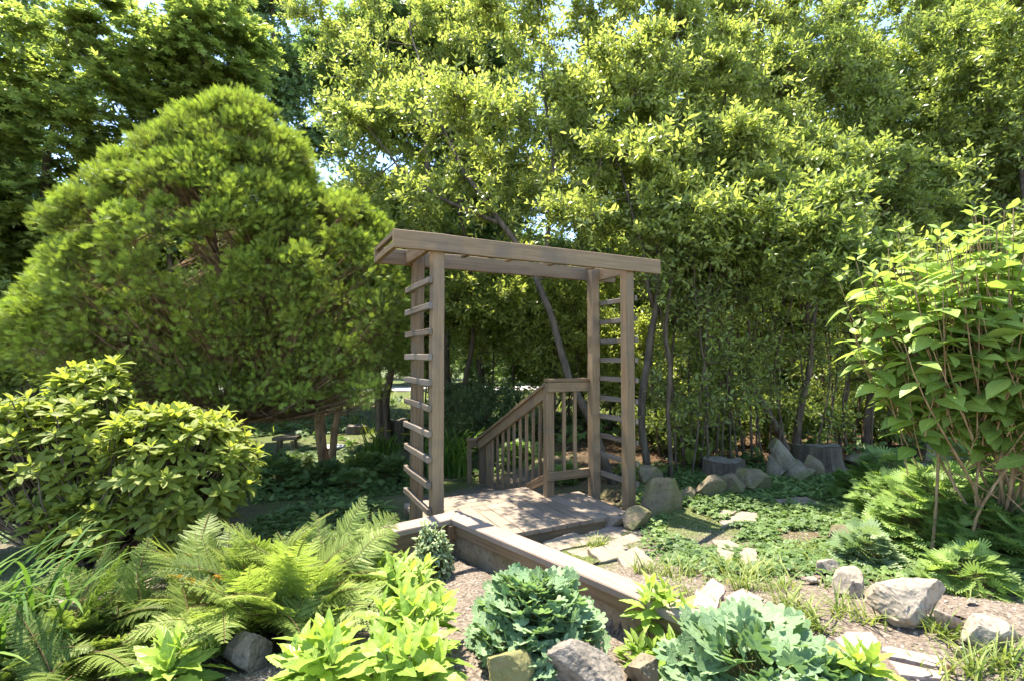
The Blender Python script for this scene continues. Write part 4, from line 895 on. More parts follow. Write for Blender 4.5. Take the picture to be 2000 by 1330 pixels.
# the wall of trees far behind, one tree modelled in three kinds and repeated
protos = []
for k, (lf, sd_) in enumerate(((0.24, 1), (0.21, 2), (0.26, 3))):
    b = np.array([0, 0, 0.0]); tr_ = [(smooth_path(np.array([b, b + [0.1, 0, 3], b + [-.1, 0.1, 6], b + [0, 0, 8.5]])), 0.2, 0.04)]
    protos.append(lambda loc, lab, k=k, lf=lf, sd_=sd_, tr_=tr_: tree('background_tree', b, tr_, [(np.array([0, 0, 6.2]), np.array([2.7, 2.7, 3.2]), 1), (np.array([.8, -.3, 2.8]), np.array([2.3, 2.3, 2.0]), .7)],
        lab, group='background trees', seed=200 + sd_, n_br=190, twigs=11, leaves=11, leaf=lf, tpl=MAPLE, lm='far', twig_len=1.1, gap=.15, gapf=.5))
made = {}
spots = [(-15, 26, 1.0), (-11, 33, 1.1), (-6.5, 36, 1.0), (-2.2, 38, 1.1), (2.2, 36, 1.05), (6.5, 33, 1.1), (10.5, 30, 1.1), (14.5, 27, 1.1), (18, 24, 1.15), (22, 21, 1.1), (-20, 24, 1.1), (-24, 19, 1.1),
         (5.0, 17.5, .85), (8.6, 16.5, .95), (12.4, 15.5, .95), (15.5, 13.0, 1.0), (17.0, 9.0, 1.0), (-8.5, 46, 1.2), (0, 48, 1.2), (8, 46, 1.2), (-17, 14, 1.0), (-18, 8.5, 1.0), (1.4, 20.5, .72), (20, 15, 1.0), (15.0, 40, 1.2), (-30, 30, 1.2), (28, 28, 1.2), (-1.2, 27, .62), (-4.5, 29, .6), (2.8, 26, .72)]
for i, (x, y, s) in enumerate(spots):
    k = i % 3; lab = 'tall leafy tree in the dark green wall beyond the lower garden'
    if k not in made:
        o = protos[k](None, lab); made[k] = o; o.location = (x, y, gz(x, y)); o.scale = (s, s, s); o.rotation_euler = (0, 0, i * 1.3)
    else: copy_tree(made[k], (x, y, gz(x, y)), lab, i * 1.3, s, 'background trees')

# ------------------------------------------------------------------ conifers with feathery sprays
def spray_tpl():
    fin = leaf_tpl([0.05, 0.075, 0.02], fold=0.0, droop=0.0); P = [place_tpl(fin, sc=0.55, off=(0, 0.5, 0))]
    P.append(place_tpl(leaf_tpl([0.035, 0.04, 0.02], 0, 0), sc=0.6))
    for y, a, s in ((0.12, 0.75, 0.5), (0.3, 0.65, 0.5), (0.48, 0.55, 0.42)):
        for sg in (-1, 1): P.append(place_tpl(fin, off=(0, y, 0), ang=sg * a, sc=s, tilt=0.15))
    return join_tpl(P)
SPRAY = spray_tpl()
def conifer(base, trunks, clumps, normals, radii, label, seed, per=110, size=0.078, tint=(0.1, 1.0), thin=None, dens=None):
    rng = np.random.default_rng(seed); root = thing('conifer', base, label, 'conifer')
    g = G(); nodes = []
    for P, ra, rb in trunks: tube(g, P, np.linspace(ra, rb, len(P)) * (1 + 0.1 * fbm(P, 5, seed, 2)), 8); nodes += list(P[len(P) // 4:])
    nodes = np.array(nodes); fine = []
    for c in clumps:
        dv = c - nodes; cost = np.linalg.norm(dv, axis=1) + 1.6 * np.maximum(0, nodes[:, 2] - c[2] + 0.5 * np.linalg.norm(dv[:, :2], axis=1)); j = int(np.argmin(cost)); L_ = np.linalg.norm(dv[j])
        t = np.linspace(0, 1, 7)[:, None]; mid = nodes[j] + dv[j] * np.array([0.62, 0.62, 0.35]) + rng.normal(size=3) * .05
        P = (1 - t) ** 2 * nodes[j] + 2 * t * (1 - t) * mid + t ** 2 * c
        tube(g, P, np.linspace(0.006 + 0.007 * L_, 0.004, 7), 5, cap=False)
        for q in range(9):
            i = rng.integers(1, 6); a = P[i]; b = c + rng.normal(size=3) * 0.14; b = a + (b - a) * rng.uniform(.3, .9); m_ = (a + b) / 2 + np.array([0, 0, -.04])
            fine.append([a, m_, b])
    batch_tubes(g, np.array(fine), np.array([0.005, 0.0035, 0.0015]), 3)
    g.build('trunk', M['barkr'], root, True)
    g = G(); n = (np.full(len(clumps), per) if dens is None else (per * dens)).astype(int); ci = np.repeat(np.arange(len(clumps)), n); m_ = len(ci)
    nn = normals[ci]; rl = radii[ci]
    d = nrm(nn * 0.75 + nrm(rng.normal(size=(m_, 3))) * 0.95 + np.array([0, 0, 0.45]))
    rad_ = rng.random(m_) ** 0.5
    P = clumps[ci] + d * (rl * rad_)[:, None] * np.array([1, 1, 0.8]) + rng.normal(size=(m_, 3)) * 0.02
    D_ = nrm(d + nn * 0.35 + np.array([0, 0, 0.25]) + rng.normal(size=(m_, 3)) * 0.5)
    Nn = rng.normal(size=(m_, 3)) + d * 0.3
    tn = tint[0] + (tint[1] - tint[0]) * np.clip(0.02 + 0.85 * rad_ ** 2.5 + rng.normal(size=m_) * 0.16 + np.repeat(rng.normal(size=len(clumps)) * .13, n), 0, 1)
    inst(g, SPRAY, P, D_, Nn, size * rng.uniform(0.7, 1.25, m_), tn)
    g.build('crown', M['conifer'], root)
    return root
def dome(c, rx, ry, rz, n, rng, low=-0.25, seed=0):
    i = np.arange(n) + 0.5; z = 1 - i / n * (1 - low); an = i * 2.39996 + rng.normal(size=n) * 0.25; z = np.clip(z + rng.normal(size=n) * 0.03, low, 1)
    r = np.sqrt(np.maximum(0, 1 - np.minimum(np.maximum(z, 0), 1) ** 2)); r = np.where(z < 0, 1 - 0.25 * (z / low) ** 2, r)
    d = np.stack([r * np.cos(an), r * np.sin(an), z], -1)
    lump = 1 + 0.12 * fbm(d, 2.6, seed, 3)
    P = c + d * np.array([rx, ry, rz]) * lump[:, None]
    return P, nrm(d / np.array([rx, ry, rz])), z
rg = np.random.default_rng(77)
b = stand(462, 850, 6.6)
P1, N1, z1 = dome(atd(430, 590, 6.4), 1.55, 1.5, 2.05, 300, rg, -0.32, 4)
P2, N2, z2 = dome(atd(215, 680, 6.4), 0.84, 1.0, 0.98, 95, rg, -0.3, 5)
P3, N3, z3 = dome(atd(465, 400, 6.2), 0.80, 0.8, 1.16, 90, rg, 0.0, 6)
P4, N4, z4 = dome(atd(620, 600, 6.2), 0.85, 0.9, 1.35, 80, rg, -0.25, 7)
Pc, Nc, zc = np.concatenate([P1, P2, P3, P4]), np.concatenate([N1, N2, N3, N4]), np.concatenate([z1, z2, z3, z4])
# drop what lies well inside another lobe
dens = np.clip(0.26 + 0.95 * sstep(-0.15, 0.45, zc) - .35 * sstep(560, 690, 1000 + FPX * Pc[:, 0] / Pc[:, 1]) * sstep(.5, .1, zc), 0.15, 1.2)
ext_p = np.array([atd(x, y, d_) for x, y, d_ in zip(rg.uniform(60, 740, 300), rg.uniform(560, 800, 300), rg.uniform(5.3, 7.4, 300)) ])
ext_p = ext_p[(np.abs(ext_p[:, 0] + 3.7) < 2.5)]; ext_p = np.vstack([ext_p, [atd(x, y, d_) for x, y, d_ in zip(rg.uniform(150, 720, 110), rg.uniform(650, 800, 110), rg.uniform(5.5, 6.4, 110))]]); ne = len(ext_p)
Pc = np.vstack([Pc, ext_p]); Nc = np.vstack([Nc, nrm(rg.normal(size=(ne, 3)) + [0, -.6, .4])]); dens = np.concatenate([dens, np.full(ne, .26)])
conifer(b, [trunk(b, [(460, 770, 6.6), (440, 650, 6.6), (420, 480, 6.5), (430, 320, 6.4)], 0.085, 0.02), trunk(b + [.05, .05, 0.1], [(480, 760, 6.6), (520, 620, 6.5), (560, 450, 6.4)], 0.06, 0.015),
            trunk(b + [-.05, 0, .2], [(420, 720, 6.6), (330, 600, 6.5), (240, 480, 6.4), (150, 450, 6.4)], 0.05, 0.012)],
        Pc, Nc, np.full(len(Pc), 0.235) * rg.uniform(.5, 1.4, len(Pc)), 'great rounded conifer with bright feathery tufts on brown limbs', 78, per=220, dens=dens)
b = stand(634, 925, 8.0)
Q, Nq, zq = dome(atd(690, 640, 8.0), 0.82, 0.75, 1.3, 110, rg, -0.3, 9)
Q2 = atd(660, 720, 8.0) + rg.normal(size=(36, 3)) * np.array([0.5, 0.35, 0.3])
conifer(b, [trunk(b, [(618, 850, 8), (612, 760, 8), (600, 650, 8), (610, 520, 8)], 0.07, 0.02), trunk(b + [.03, .04, .1], [(622, 830, 8), (640, 720, 8), (670, 560, 8)], 0.05, 0.015),
            trunk(b + [.12, 0, 0], [(652, 850, 8), (672, 770, 8), (720, 640, 8), (745, 500, 8)], 0.065, 0.015)],
        np.vstack([Q, Q2]), np.vstack([Nq, nrm(rg.normal(size=(36, 3)) + [0, 0, .5])]), np.full(146, .2), 'smaller airy conifer on several red brown stems near the bird bath', 79, per=95, tint=(0.25, 0.9),
        dens=np.concatenate([np.clip(0.55 + 0.6 * sstep(-.2, .5, zq), .3, 1.1), np.full(36, .6)]))

# ------------------------------------------------------------------ whorled shrub (rhododendron)
RLEAF = leaf_tpl([0.05, 0.13, 0.19, 0.20, 0.16, 0.02], fold=0.2, droop=0.22, petiole=0.08)
def whorl_shrub(name, base, ells, label, n=300, seed=0, leaf=0.112, mt='rhodo', cat='shrub'):
    rng = np.random.default_rng(seed); root = thing(name, base, label, cat); g = G(); tips, nor = [], []
    for c, r_, w in ells:
        k = int(n * w); d = nrm(rng.normal(size=(k, 3)) + [0, -0.25, 0.35]); d[:, 2] = np.where(d[:, 2] < -0.5, -d[:, 2], d[:, 2])
        rs = rng.uniform(0.72, 1.03, k) * (1 + 0.14 * fbm(d, 2, seed, 2)); tips.append(c + d * r_ * rs[:, None]); nor.append(nrm(d / r_))
    tips = np.concatenate(tips); nor = np.concatenate(nor); k = len(tips)
    ok = tips[:, 2] > base[2] + 0.05; tips, nor = tips[ok], nor[ok]; k = len(tips)
    ax = nrm(nor * 0.55 + np.array([0, 0, 0.75]) + rng.normal(size=(k, 3)) * 0.18)
    t = np.linspace(0, 1, 5)[None, :, None]; b0 = base + rng.normal(size=(k, 3)) * [0.12, 0.12, 0.02]; mid = (b0 + tips) / 2 + nor * [0.25, 0.25, -0.1]
    B = (1 - t) ** 2 * b0[:, None] + 2 * t * (1 - t) * mid[:, None] + t ** 2 * tips[:, None]
    batch_tubes(g, B, np.array([0.012, 0.009, 0.007, 0.005, 0.004]), 5); g.build('stems', M['barkg'], root, True)
    g = G(); m_ = 11; a0 = rng.uniform(0, 6.28, (k, 1)); ph = a0 + np.arange(m_)[None] * 2.399
    ref = nrm(np.cross(ax, [0.3, 0.9, 0.1])); ref2 = np.cross(ax, ref); inner = (np.arange(m_) >= 7).astype(float)[None]
    out = ref[:, None] * np.cos(ph)[..., None] + ref2[:, None] * np.sin(ph)[..., None]
    el = np.where(inner > 0, 1.15, rng.uniform(0.05, 0.6, (k, m_)))
    D_ = out * np.cos(el)[..., None] + ax[:, None] * np.sin(el)[..., None]
    N_ = ax[:, None] * np.cos(el)[..., None] - out * np.sin(el)[..., None] * 0.9 + rng.normal(size=(k, m_, 3)) * 0.12
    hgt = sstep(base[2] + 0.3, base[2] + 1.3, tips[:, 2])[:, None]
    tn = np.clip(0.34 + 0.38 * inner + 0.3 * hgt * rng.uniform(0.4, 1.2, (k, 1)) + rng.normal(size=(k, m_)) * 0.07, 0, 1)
    sz = leaf * rng.uniform(0.8, 1.15, (k, 1)) * np.where(inner > 0, rng.uniform(0.45, 0.8, (k, m_)), rng.uniform(0.8, 1.15, (k, m_)))
    Pp = tips[:, None] - ax[:, None] * (rng.uniform(0, 0.05, (k, m_)) * (1 - inner))[..., None]
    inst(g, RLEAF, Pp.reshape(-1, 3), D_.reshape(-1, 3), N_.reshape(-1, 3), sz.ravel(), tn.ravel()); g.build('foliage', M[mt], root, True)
    return root
b = stand(230, 1075, 4.0)
whorl_shrub('rhododendron', b, [(atd(130, 910, 4.0), np.array([0.80, 0.6, 0.62]), 0.42), (atd(350, 930, 3.9), np.array([0.55, 0.55, 0.56]), 0.38), (atd(180, 800, 4.1), np.array([0.30, 0.3, 0.42]), 0.1), (atd(250, 1010, 3.8), np.array([0.7, 0.5, 0.3]), 0.18)],
            'mounded rhododendron with whorls of yellow green leaves at the left', n=820, seed=5)

# ------------------------------------------------------------------ broad leaved shrub on tan stems, right
BIG = leaf_tpl([0.03, 0.17, 0.25, 0.27, 0.22, 0.12, 0.012], fold=0.2, droop=0.3, petiole=0.14)
def broad_shrub(base, c, r_, label, seed, n=95, leaf=0.142):
    rng = np.random.default_rng(seed); root = thing('broad_leaved_shrub', base, label, 'shrub'); g = G(); gl = G()
    for i in range(n):
        d = nrm(rng.normal(size=3) + [-.1, -.4, .2]); tip = c + d * r_ * rng.uniform(0.62, 1.02) ** 1.0
        st = base + rng.normal(size=3) * [0.15, 0.07, 0]; fork = base + (c - base) * rng.uniform(.25, .6) + rng.normal(size=3) * [.24, .14, .1]
        t = np.linspace(0, 1, 12)[:, None]; top = tip + [0, 0, 0]; mid = fork + (tip - fork) * np.array([0.8, 0.8, 0.35])
        P = (1 - t) ** 3 * st + 3 * t * (1 - t) ** 2 * fork + 3 * t ** 2 * (1 - t) * mid + t ** 3 * top
        if i < 18: tube(g, P, np.linspace(0.011 if i < 16 else 0.006, 0.0025, 12), 6, cap=False)
        else: tube(g, P[6:], np.linspace(0.004, 0.0022, 6), 5, cap=False)
        T = nrm(np.gradient(P, axis=0)); k = 6
        for j in range(k):                                # opposite pairs, each at right angles to the last
            q = P[-1] - (P[-1] - P[4]) * (0.115 * j); tx = T[-1 - (j * 4) // 5]
            s = nrm(np.cross(tx, [math.cos(i + j * 1.57), math.sin(i + j * 1.57), 0.15])); 
            for sg in (-1, 1):
                D_ = nrm(s * sg * np.array([1, 1, .4]) + tx * (0.75 if j == 0 else 0.15) + np.array([0, -0.05, -0.12 if j else .3]) + rng.normal(size=3) * .15)
                N_ = np.array([0, -0.15, 1.0]) + rng.normal(size=3) * 0.3
                sz = leaf * (0.45 if j == 0 else rng.uniform(0.8, 1.2))
                inst(gl, BIG, q[None], D_[None], N_[None], sz, np.clip(0.72 - 0.08 * j + rng.normal() * .12, 0, 1))
    for q in range(26):                                   # bare crossing twigs in the lower half
        a = base + (c - base) * rng.uniform(.15, .55) + rng.normal(size=3) * [.12, .1, .05]; e = a + rng.normal(size=3) * [.28, .15, .1] + [0, 0, .25]
        tube(g, np.array([a, (a + e) / 2 + rng.normal(size=3) * .02, e]), [0.006, 0.0045, 0.002], 5, cap=False)
    g.build('stems', M['barkt'], root, True); gl.build('foliage', M['bigleaf'], root, True); return root
b = stand(1945, 960, 3.0)
broad_shrub(b, atd(1920, 605, 2.95), np.array([0.84, 0.5, 0.62]), 'tall shrub with broad pointed pale green leaves on bare tan stems', 12, n=205)

# ------------------------------------------------------------------ ferns
def frond(g, gs, base, az, L_, e0, e1, rng, tint, npn=26, wid=0.12, dead=0.0, nq=12):
    n = 28; s = np.linspace(0, 1, n); el = e0 + (e1 - e0) * s ** 1.3; h = np.array([math.cos(az), math.sin(az), 0])
    T = np.cos(el)[:, None] * h + np.sin(el)[:, None] * np.array([0, 0, 1.0]); C = base + np.concatenate([[np.zeros(3)], np.cumsum(T[:-1], 0)]) * L_ / (n - 1)
    side = np.array([-math.sin(az), math.cos(az), 0]) + np.array([0, 0, rng.normal() * .5]); side = nrm(side)
    tube(gs, C, np.linspace(0.0028, 0.0008, n), 4, tint=rng.random(), cap=False)
    si = np.linspace(0.22, 0.985, npn); prof = np.interp((si - .22) / .78, [0, 0.15, 0.35, 0.7, 1], [0.55, 0.9, 1.0, 0.6, 0.06]) * wid * L_ / 0.6 * rng.uniform(.8, 1.12, npn)
    Ci = np.stack([np.interp(si, s, C[:, k]) for k in range(3)], -1); Ti = nrm(np.stack([np.interp(si, s, T[:, k]) for k in range(3)], -1)); Ni = nrm(np.cross(side, Ti)) ; Ni = np.where(Ni[:, 2:3] < 0, -Ni, Ni)
    q = np.linspace(0.04, 1, nq); V = []
    for sg in (-1, 1):
        fw = 0.35 + 0.25 * q                                  # pinna curves towards the tip
        X = prof[:, None] * q[None]; Y = X * fw[None] + X * rng.normal(size=(npn, 1)) * .12; Z = rng.normal(size=(npn, 1)) * .16 * X - 0.25 * X ** 2 / max(wid, .01) - 0.02 * rng.random()
        Pq = Ci[:, None] + sg * side * X[..., None] + Ti[:, None] * Y[..., None] + Ni[:, None] * Z[..., None]
        dirp = nrm(sg * side + Ti * 0.5)[:, None]; per = nrm(Ti - sg * side * 0.45)[:, None]
        ll = (0.20 * prof[:, None] * (1.05 - q[None] ** 1.5) + 0.0035)[..., None]; wd = (prof[:, None] / nq * 1.0 + 0 * q[None])[..., None]
        for s2 in (-1, 1):
            pd = nrm(per * s2 + dirp * 0.5 - Ni[:, None] * 0.2)
            a = Pq; b_ = Pq + pd * ll * .5 + dirp * wd; c_ = Pq + pd * ll; d_ = Pq + pd * ll * .45 - dirp * wd * .6
            V.append(np.stack([a, b_, c_, d_], 2).reshape(-1, 4, 3))
    V = np.concatenate(V); m_ = len(V); F = np.arange(m_ * 4).reshape(m_, 4)
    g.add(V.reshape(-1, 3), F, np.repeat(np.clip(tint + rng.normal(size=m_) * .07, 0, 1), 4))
def fern(base, label, n, L_, seed, azr=None, tint=(0.35, 1.0), brown=0, wid=0.115, spread=.09, e0a=88):
    rng = np.random.default_rng(seed); root = thing('fern', base, label, 'fern'); g, gs, gd = G(), G(), G()
    for i in range(n):
        az = rng.uniform(0, 6.28) if azr is None else rng.uniform(*azr); dd = rng.random() ** .6
        frond(g, gs, base + np.array([rng.normal() * spread, rng.normal() * spread * .7, 0]), az, L_ * rng.uniform(.65, 1.15), rad(e0a - 30 * dd + rng.normal() * 5), rad(55 - 105 * dd + rng.normal() * 12), rng, rng.uniform(*tint), wid=wid)
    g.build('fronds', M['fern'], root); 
    for i in range(brown): frond(gd, gs, base + np.array([rng.normal() * .05, rng.normal() * .05, 0]), math.pi + rng.uniform(-.3, .3), L_ * rng.uniform(.9, 1.1), rad(50 + 8 * i), rad(8 - 10 * i), rng, rng.uniform(.6, .9), wid=wid * .8)
    gs.build('stems', M['fernstem'], root)
    if brown: o = gd.build('withered_fronds', M['witherd'], root); o['label'] = 'orange withered fronds'
    return root
M['witherd'] = leaf_mat('withered_frond', (0.25, 0.10, 0.015), (0.55, 0.30, 0.04), trans=0.35)
b = atg(545, 1225); fern(b, 'large sunlit yellow green fern in the raised bed', 125, 0.58, 3, brown=3, spread=.19, tint=(.2, .85))
b = atg(650, 1150); fern(b, 'part of the sunlit ferns leaning over the left cap board', 46, 0.42, 8)
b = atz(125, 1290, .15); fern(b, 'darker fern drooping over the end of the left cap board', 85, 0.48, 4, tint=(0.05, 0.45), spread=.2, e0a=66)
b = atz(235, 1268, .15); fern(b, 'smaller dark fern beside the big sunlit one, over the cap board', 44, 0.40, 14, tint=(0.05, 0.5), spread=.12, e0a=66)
b = atg(1372, 912); fern(b, 'small pale fern among the thicket stems above the mossy rocks', 18, 0.36, 6)
b = atg(1262, 935); fern(b, 'tiny pale fern just right of the front right post', 12, 0.3, 7)

# ------------------------------------------------------------------ strap leaved clumps
def strap_clump(base, label, n, L_, seed, w=0.013, azr=(0, 6.28), tint=(0.1, 0.9), stiff=0.0, name='daylily', flowers=0, cat='plant', spread=0.1):
    rng = np.random.default_rng(seed); root = thing(name, base, label, cat); g = G(); k = 12; s = np.linspace(0, 1, k)
    for i in range(n):
        az = rng.uniform(*azr); e0 = rad(rng.uniform(72, 90)); e1 = rad(rng.uniform(-75, 20)) * (1 - stiff) + rad(75) * stiff; ln = L_ * rng.uniform(.6, 1.15); el = e0 + (e1 - e0) * s ** 1.6
        h = np.array([math.cos(az), math.sin(az), 0]); T = np.cos(el)[:, None] * h + np.sin(el)[:, None] * np.array([0, 0, 1.0]); C = base + rng.normal(size=3) * [spread, spread, 0] + np.concatenate([[np.zeros(3)], np.cumsum(T[:-1], 0)]) * ln / (k - 1)
        sd_ = np.array([-math.sin(az), math.cos(az), 0]); N_ = np.cross(sd_, T); ww = w * rng.uniform(.7, 1.2) * np.sqrt(np.clip(1 - s ** 2.5, 0, 1)) + .0005
        V = np.stack([C - sd_ * ww[:, None] + N_ * ww[:, None] * .35 * np.sign(N_[:, 2:3] + 1e-6), C, C + sd_ * ww[:, None] + N_ * ww[:, None] * .35 * np.sign(N_[:, 2:3] + 1e-6)], 1).reshape(-1, 3)
        F = [(a * 3 + q, a * 3 + q + 1, a * 3 + q + 4, a * 3 + q + 3) for a in range(k - 1) for q in (0, 1)]
        g.add(V, np.array(F), np.clip(rng.uniform(*tint), 0, 1), np.stack([np.tile([0, .5, 1], k), np.repeat(s, 3)], -1))
    g.build('leaves', M['strap'], root, True)
    if flowers:
        gf, gt = G(), G(); pet = leaf_tpl([0.05, 0.28, 0.3, 0.05], fold=.1, droop=.35)
        for i in range(flowers):
            f = base + np.array([rng.normal() * .25, rng.normal() * .1, L_ * rng.uniform(.75, 1.0)])
            tube(gt, np.array([base, (base + f) / 2 + [.02, 0, .05], f]), [.004, .003, .002], 5)
            an = np.arange(6) * 1.047; D_ = np.stack([np.cos(an), np.sin(an), an * 0 + .6], -1); inst(gf, pet, np.repeat(f[None], 6, 0), D_, np.tile([0, 0, 1.0], (6, 1)), .06, rng.random())
        gf.build('flowers', M['yellow'], root); gt.build('stems', M['stem'], root)
    return root
strap_clump(stand(-70, 1330, 2.0), 'arching strap leaved clump in the lower left corner', 85, 0.66, 21, w=.009, azr=(-1.5, 1.9), name='daylily', spread=.12)
strap_clump(stand(890, 940, 7.6), 'tall grassy clump behind the front left post', 90, 0.85, 22, w=.014, name='daylily', stiff=.35, spread=.15)
strap_clump(stand(745, 900, 8.6), 'upright dark strap leaved clump with yellow flowers left of the ladder', 70, .75, 23, w=.016, stiff=.5, flowers=4, name='daylily')
strap_clump(stand(820, 905, 8.4), 'narrow leaved clump with a yellow flower seen through the ladder', 40, .7, 24, w=.013, stiff=.5, flowers=2, name='daylily')

# ------------------------------------------------------------------ lime toothed plants
def toothed():
    n = 15; y = np.linspace(0, 1, n); w = 0.205 * np.sin(np.pi * np.clip(y, 0, 1) ** 0.72) ** 0.85 * (1 - 0.15 * y) + 0.006
    w = w * np.where(np.arange(n) % 2 == 0, 0.9, 1.08); w[0] = .02; w[-1] = .004
    V, Fs, U = leaf_tpl(w, fold=0.28, droop=0.18, petiole=0.1); V[:, 2] += 0.018 * np.sin(V[:, 1] * 22) * np.abs(V[:, 0]) / .2; return V, Fs, U
TOOTH = toothed()
def lime_plant(base, label, n, leaf, h, spread, seed, name='toothed_plant', lean=(0, 0)):
    rng = np.random.default_rng(seed); root = thing(name, base, label, 'plant'); g, gs = G(), G()
    for i in range(n):
        f = math.sqrt((i + .5) / n); a = i * 2.4 + rng.normal() * .3; off = np.array([math.cos(a) * f * spread, math.sin(a) * f * spread, 0])
        top = base + off + np.array([lean[0], lean[1], h * rng.uniform(.65, 1.1) * (1 - .25 * f)]); b0 = base + off * .45; b0[2] = gz(b0[0], b0[1])
        ax = nrm(np.array([off[0] * .9 / max(spread, .01) * .4, off[1] / max(spread, .01) * .35, 1.0]) + rng.normal(size=3) * .1)
        tube(gs, np.array([b0, (b0 + top) / 2 + rng.normal(size=3) * .008, top]), [.005, .004, .003], 5, tint=rng.random())
        m_ = 12; k = np.arange(m_); ph = rng.uniform(0, 6.28) + k * 1.571 + (k // 2) * .0 + rng.normal(size=m_) * .18
        lev = (k // 2) / 5.0; el = np.interp(lev, [0, .5, 1], [-.15, .45, 1.15]) + rng.normal(size=m_) * .14
        ref = nrm(np.cross(ax, [.2, .95, .1])); r2 = np.cross(ax, ref); ph = rng.uniform(0, 6.28) + (k // 2) * 1.3 + (k % 2) * 3.14 + rng.normal(size=m_) * .2
        out = ref * np.cos(ph)[:, None] + r2 * np.sin(ph)[:, None]; D_ = out * np.cos(el)[:, None] + ax * np.sin(el)[:, None]; N_ = ax * np.cos(el)[:, None] - out * np.sin(el)[:, None] + rng.normal(size=(m_, 3)) * .1
        P = top - ax * ((1 - lev) * h * .42)[:, None]; sz = leaf * np.interp(lev, [0, .4, 1], [1.0, 1.0, .55]) * rng.uniform(.8, 1.15, m_)
        inst(g, TOOTH, P, D_, N_, sz, np.clip(.28 + .5 * lev + rng.normal(size=m_) * .1, 0, 1))
    gs.build('stems', M['stem'], root); g.build('leaves', M['lime'], root, True); return root
lime_plant(atg(790, 1190), 'spreading lime green plant between the fern and the small herb', 11, .13, .26, .17, 51)
lime_plant(atg(740, 1165), 'lime green shoots crowded against the right side of the fern', 7, .12, .22, .12, 58)
lime_plant(atg(795, 1285), 'bushy lime green plant in the middle of the bare soil', 9, .14, .24, .14, 52)
lime_plant(atg(810, 1370), 'lime green plant cut off by the lower edge, left of the mossy boulder', 8, .15, .22, .13, 53)
lime_plant(atg(340, 1350), 'single broad rosette of pointed lime leaves, lowest at the left', 4, .19, .16, .07, 54)
lime_plant(atg(620, 1365), 'lime green plant with long pointed leaves in front of the flat grey rock', 6, .18, .19, .1, 55)
lime_plant(atg(1290, 1240), 'yellowest lime green plant standing against the long cap board', 7, .13, .22, .11, 56)
lime_plant(atg(1300, 1325), 'lime green plant left of the large blue green clump', 5, .11, .15, .1, 59)
lime_plant(atd(1694, 1370, 1.55), 'lime green shoot poking up beside the split pink flagstone', 2, .12, .16, .03, 57)

# ------------------------------------------------------------------ blue green columbines
_fl = fan_tpl(3, 1.05, .34, (.5, 1.0), .18, 13)
COLUMB = join_tpl([place_tpl(_fl, off=(0, .12, 0), sc=.62), place_tpl(_fl, off=(.06, .03, 0), ang=-1.35, sc=.58), place_tpl(_fl, off=(-.06, .03, 0), ang=1.35, sc=.58)])
def dome_plant(name, base, label, tpl, mt, n, rx, h, leaf, seed, tint=(.1, .9), cat='plant', ry=None, droopd=.25, jit=.3, stemr=.0018, outw=.8, zlo=.1):
    rng = np.random.default_rng(seed); root = thing(name, base, label, cat); g, gs = G(), G(); ry = ry or rx
    d = nrm(rng.normal(size=(n, 3)) + [0, 0, .35]); d[:, 2] = np.abs(d[:, 2]); s = rng.uniform(.45, 1.0, n) ** .5 * (1 + .18 * fbm(d, 2.2, seed, 2))
    tip = base + d * np.array([rx, ry, h]) * s[:, None] + [0, 0, zlo * h]
    out = nrm(d * [1, 1, .2] + 1e-4); D_ = nrm(out * outw + rng.normal(size=(n, 3)) * jit + [0, 0, -droopd + .2]); N_ = np.array([0, -.1, 1.2]) + d * .5 + rng.normal(size=(n, 3)) * jit
    t = np.linspace(0, 1, 4)[None, :, None]; b0 = base + rng.normal(size=(n, 3)) * [rx * .12, ry * .12, .0]; mid = (b0 + tip) / 2 + [0, 0, .12 * h]
    batch_tubes(gs, (1 - t) ** 2 * b0[:, None] + 2 * t * (1 - t) * mid[:, None] + t ** 2 * tip[:, None], np.array([1.4, 1.2, 1, .8]) * stemr, 4, .4)
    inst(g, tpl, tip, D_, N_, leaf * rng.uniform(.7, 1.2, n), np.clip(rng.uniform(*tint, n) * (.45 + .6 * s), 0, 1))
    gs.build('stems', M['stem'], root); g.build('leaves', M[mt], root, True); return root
dome_plant('columbine', atg(1045, 1262), 'rounded clump of lobed blue green leaves under the long cap board', COLUMB, 'blue', 560, .262, .26, .066, 61, droopd=.08, jit=.34, tint=(.35, 1.0))
dome_plant('columbine', atd(1475, 1405, 1.68), 'large clump of big blue green lobed leaves at the lower edge', COLUMB, 'blue', 330, .285, .30, .092, 62, droopd=.08, jit=.34, tint=(.35, 1.0))
dome_plant('columbine', atd(1610, 1385, 1.6), 'lower patch of blue green leaves beside the pink flagstones', COLUMB, 'blue', 110, .16, .15, .10, 63)
dome_plant('herb', atg(845, 1130), 'small herb with tiny pale silvery leaves near the wall corner', OVAL_LOW, 'herb', 900, .12, .30, .035, 64, tint=(.3, 1), jit=.7, outw=.5)
dome_plant('herb', atg(660, 1190), 'low dark leafed tuft beside the fern stems', OVAL_LOW, 'cover', 700, .17, .16, .045, 65, jit=.5)
dome_plant('herb', atg(1245, 1300), 'small sprig of narrow leaves beside the grey boulder', OVAL, 'lime', 60, .07, .08, .06, 66)

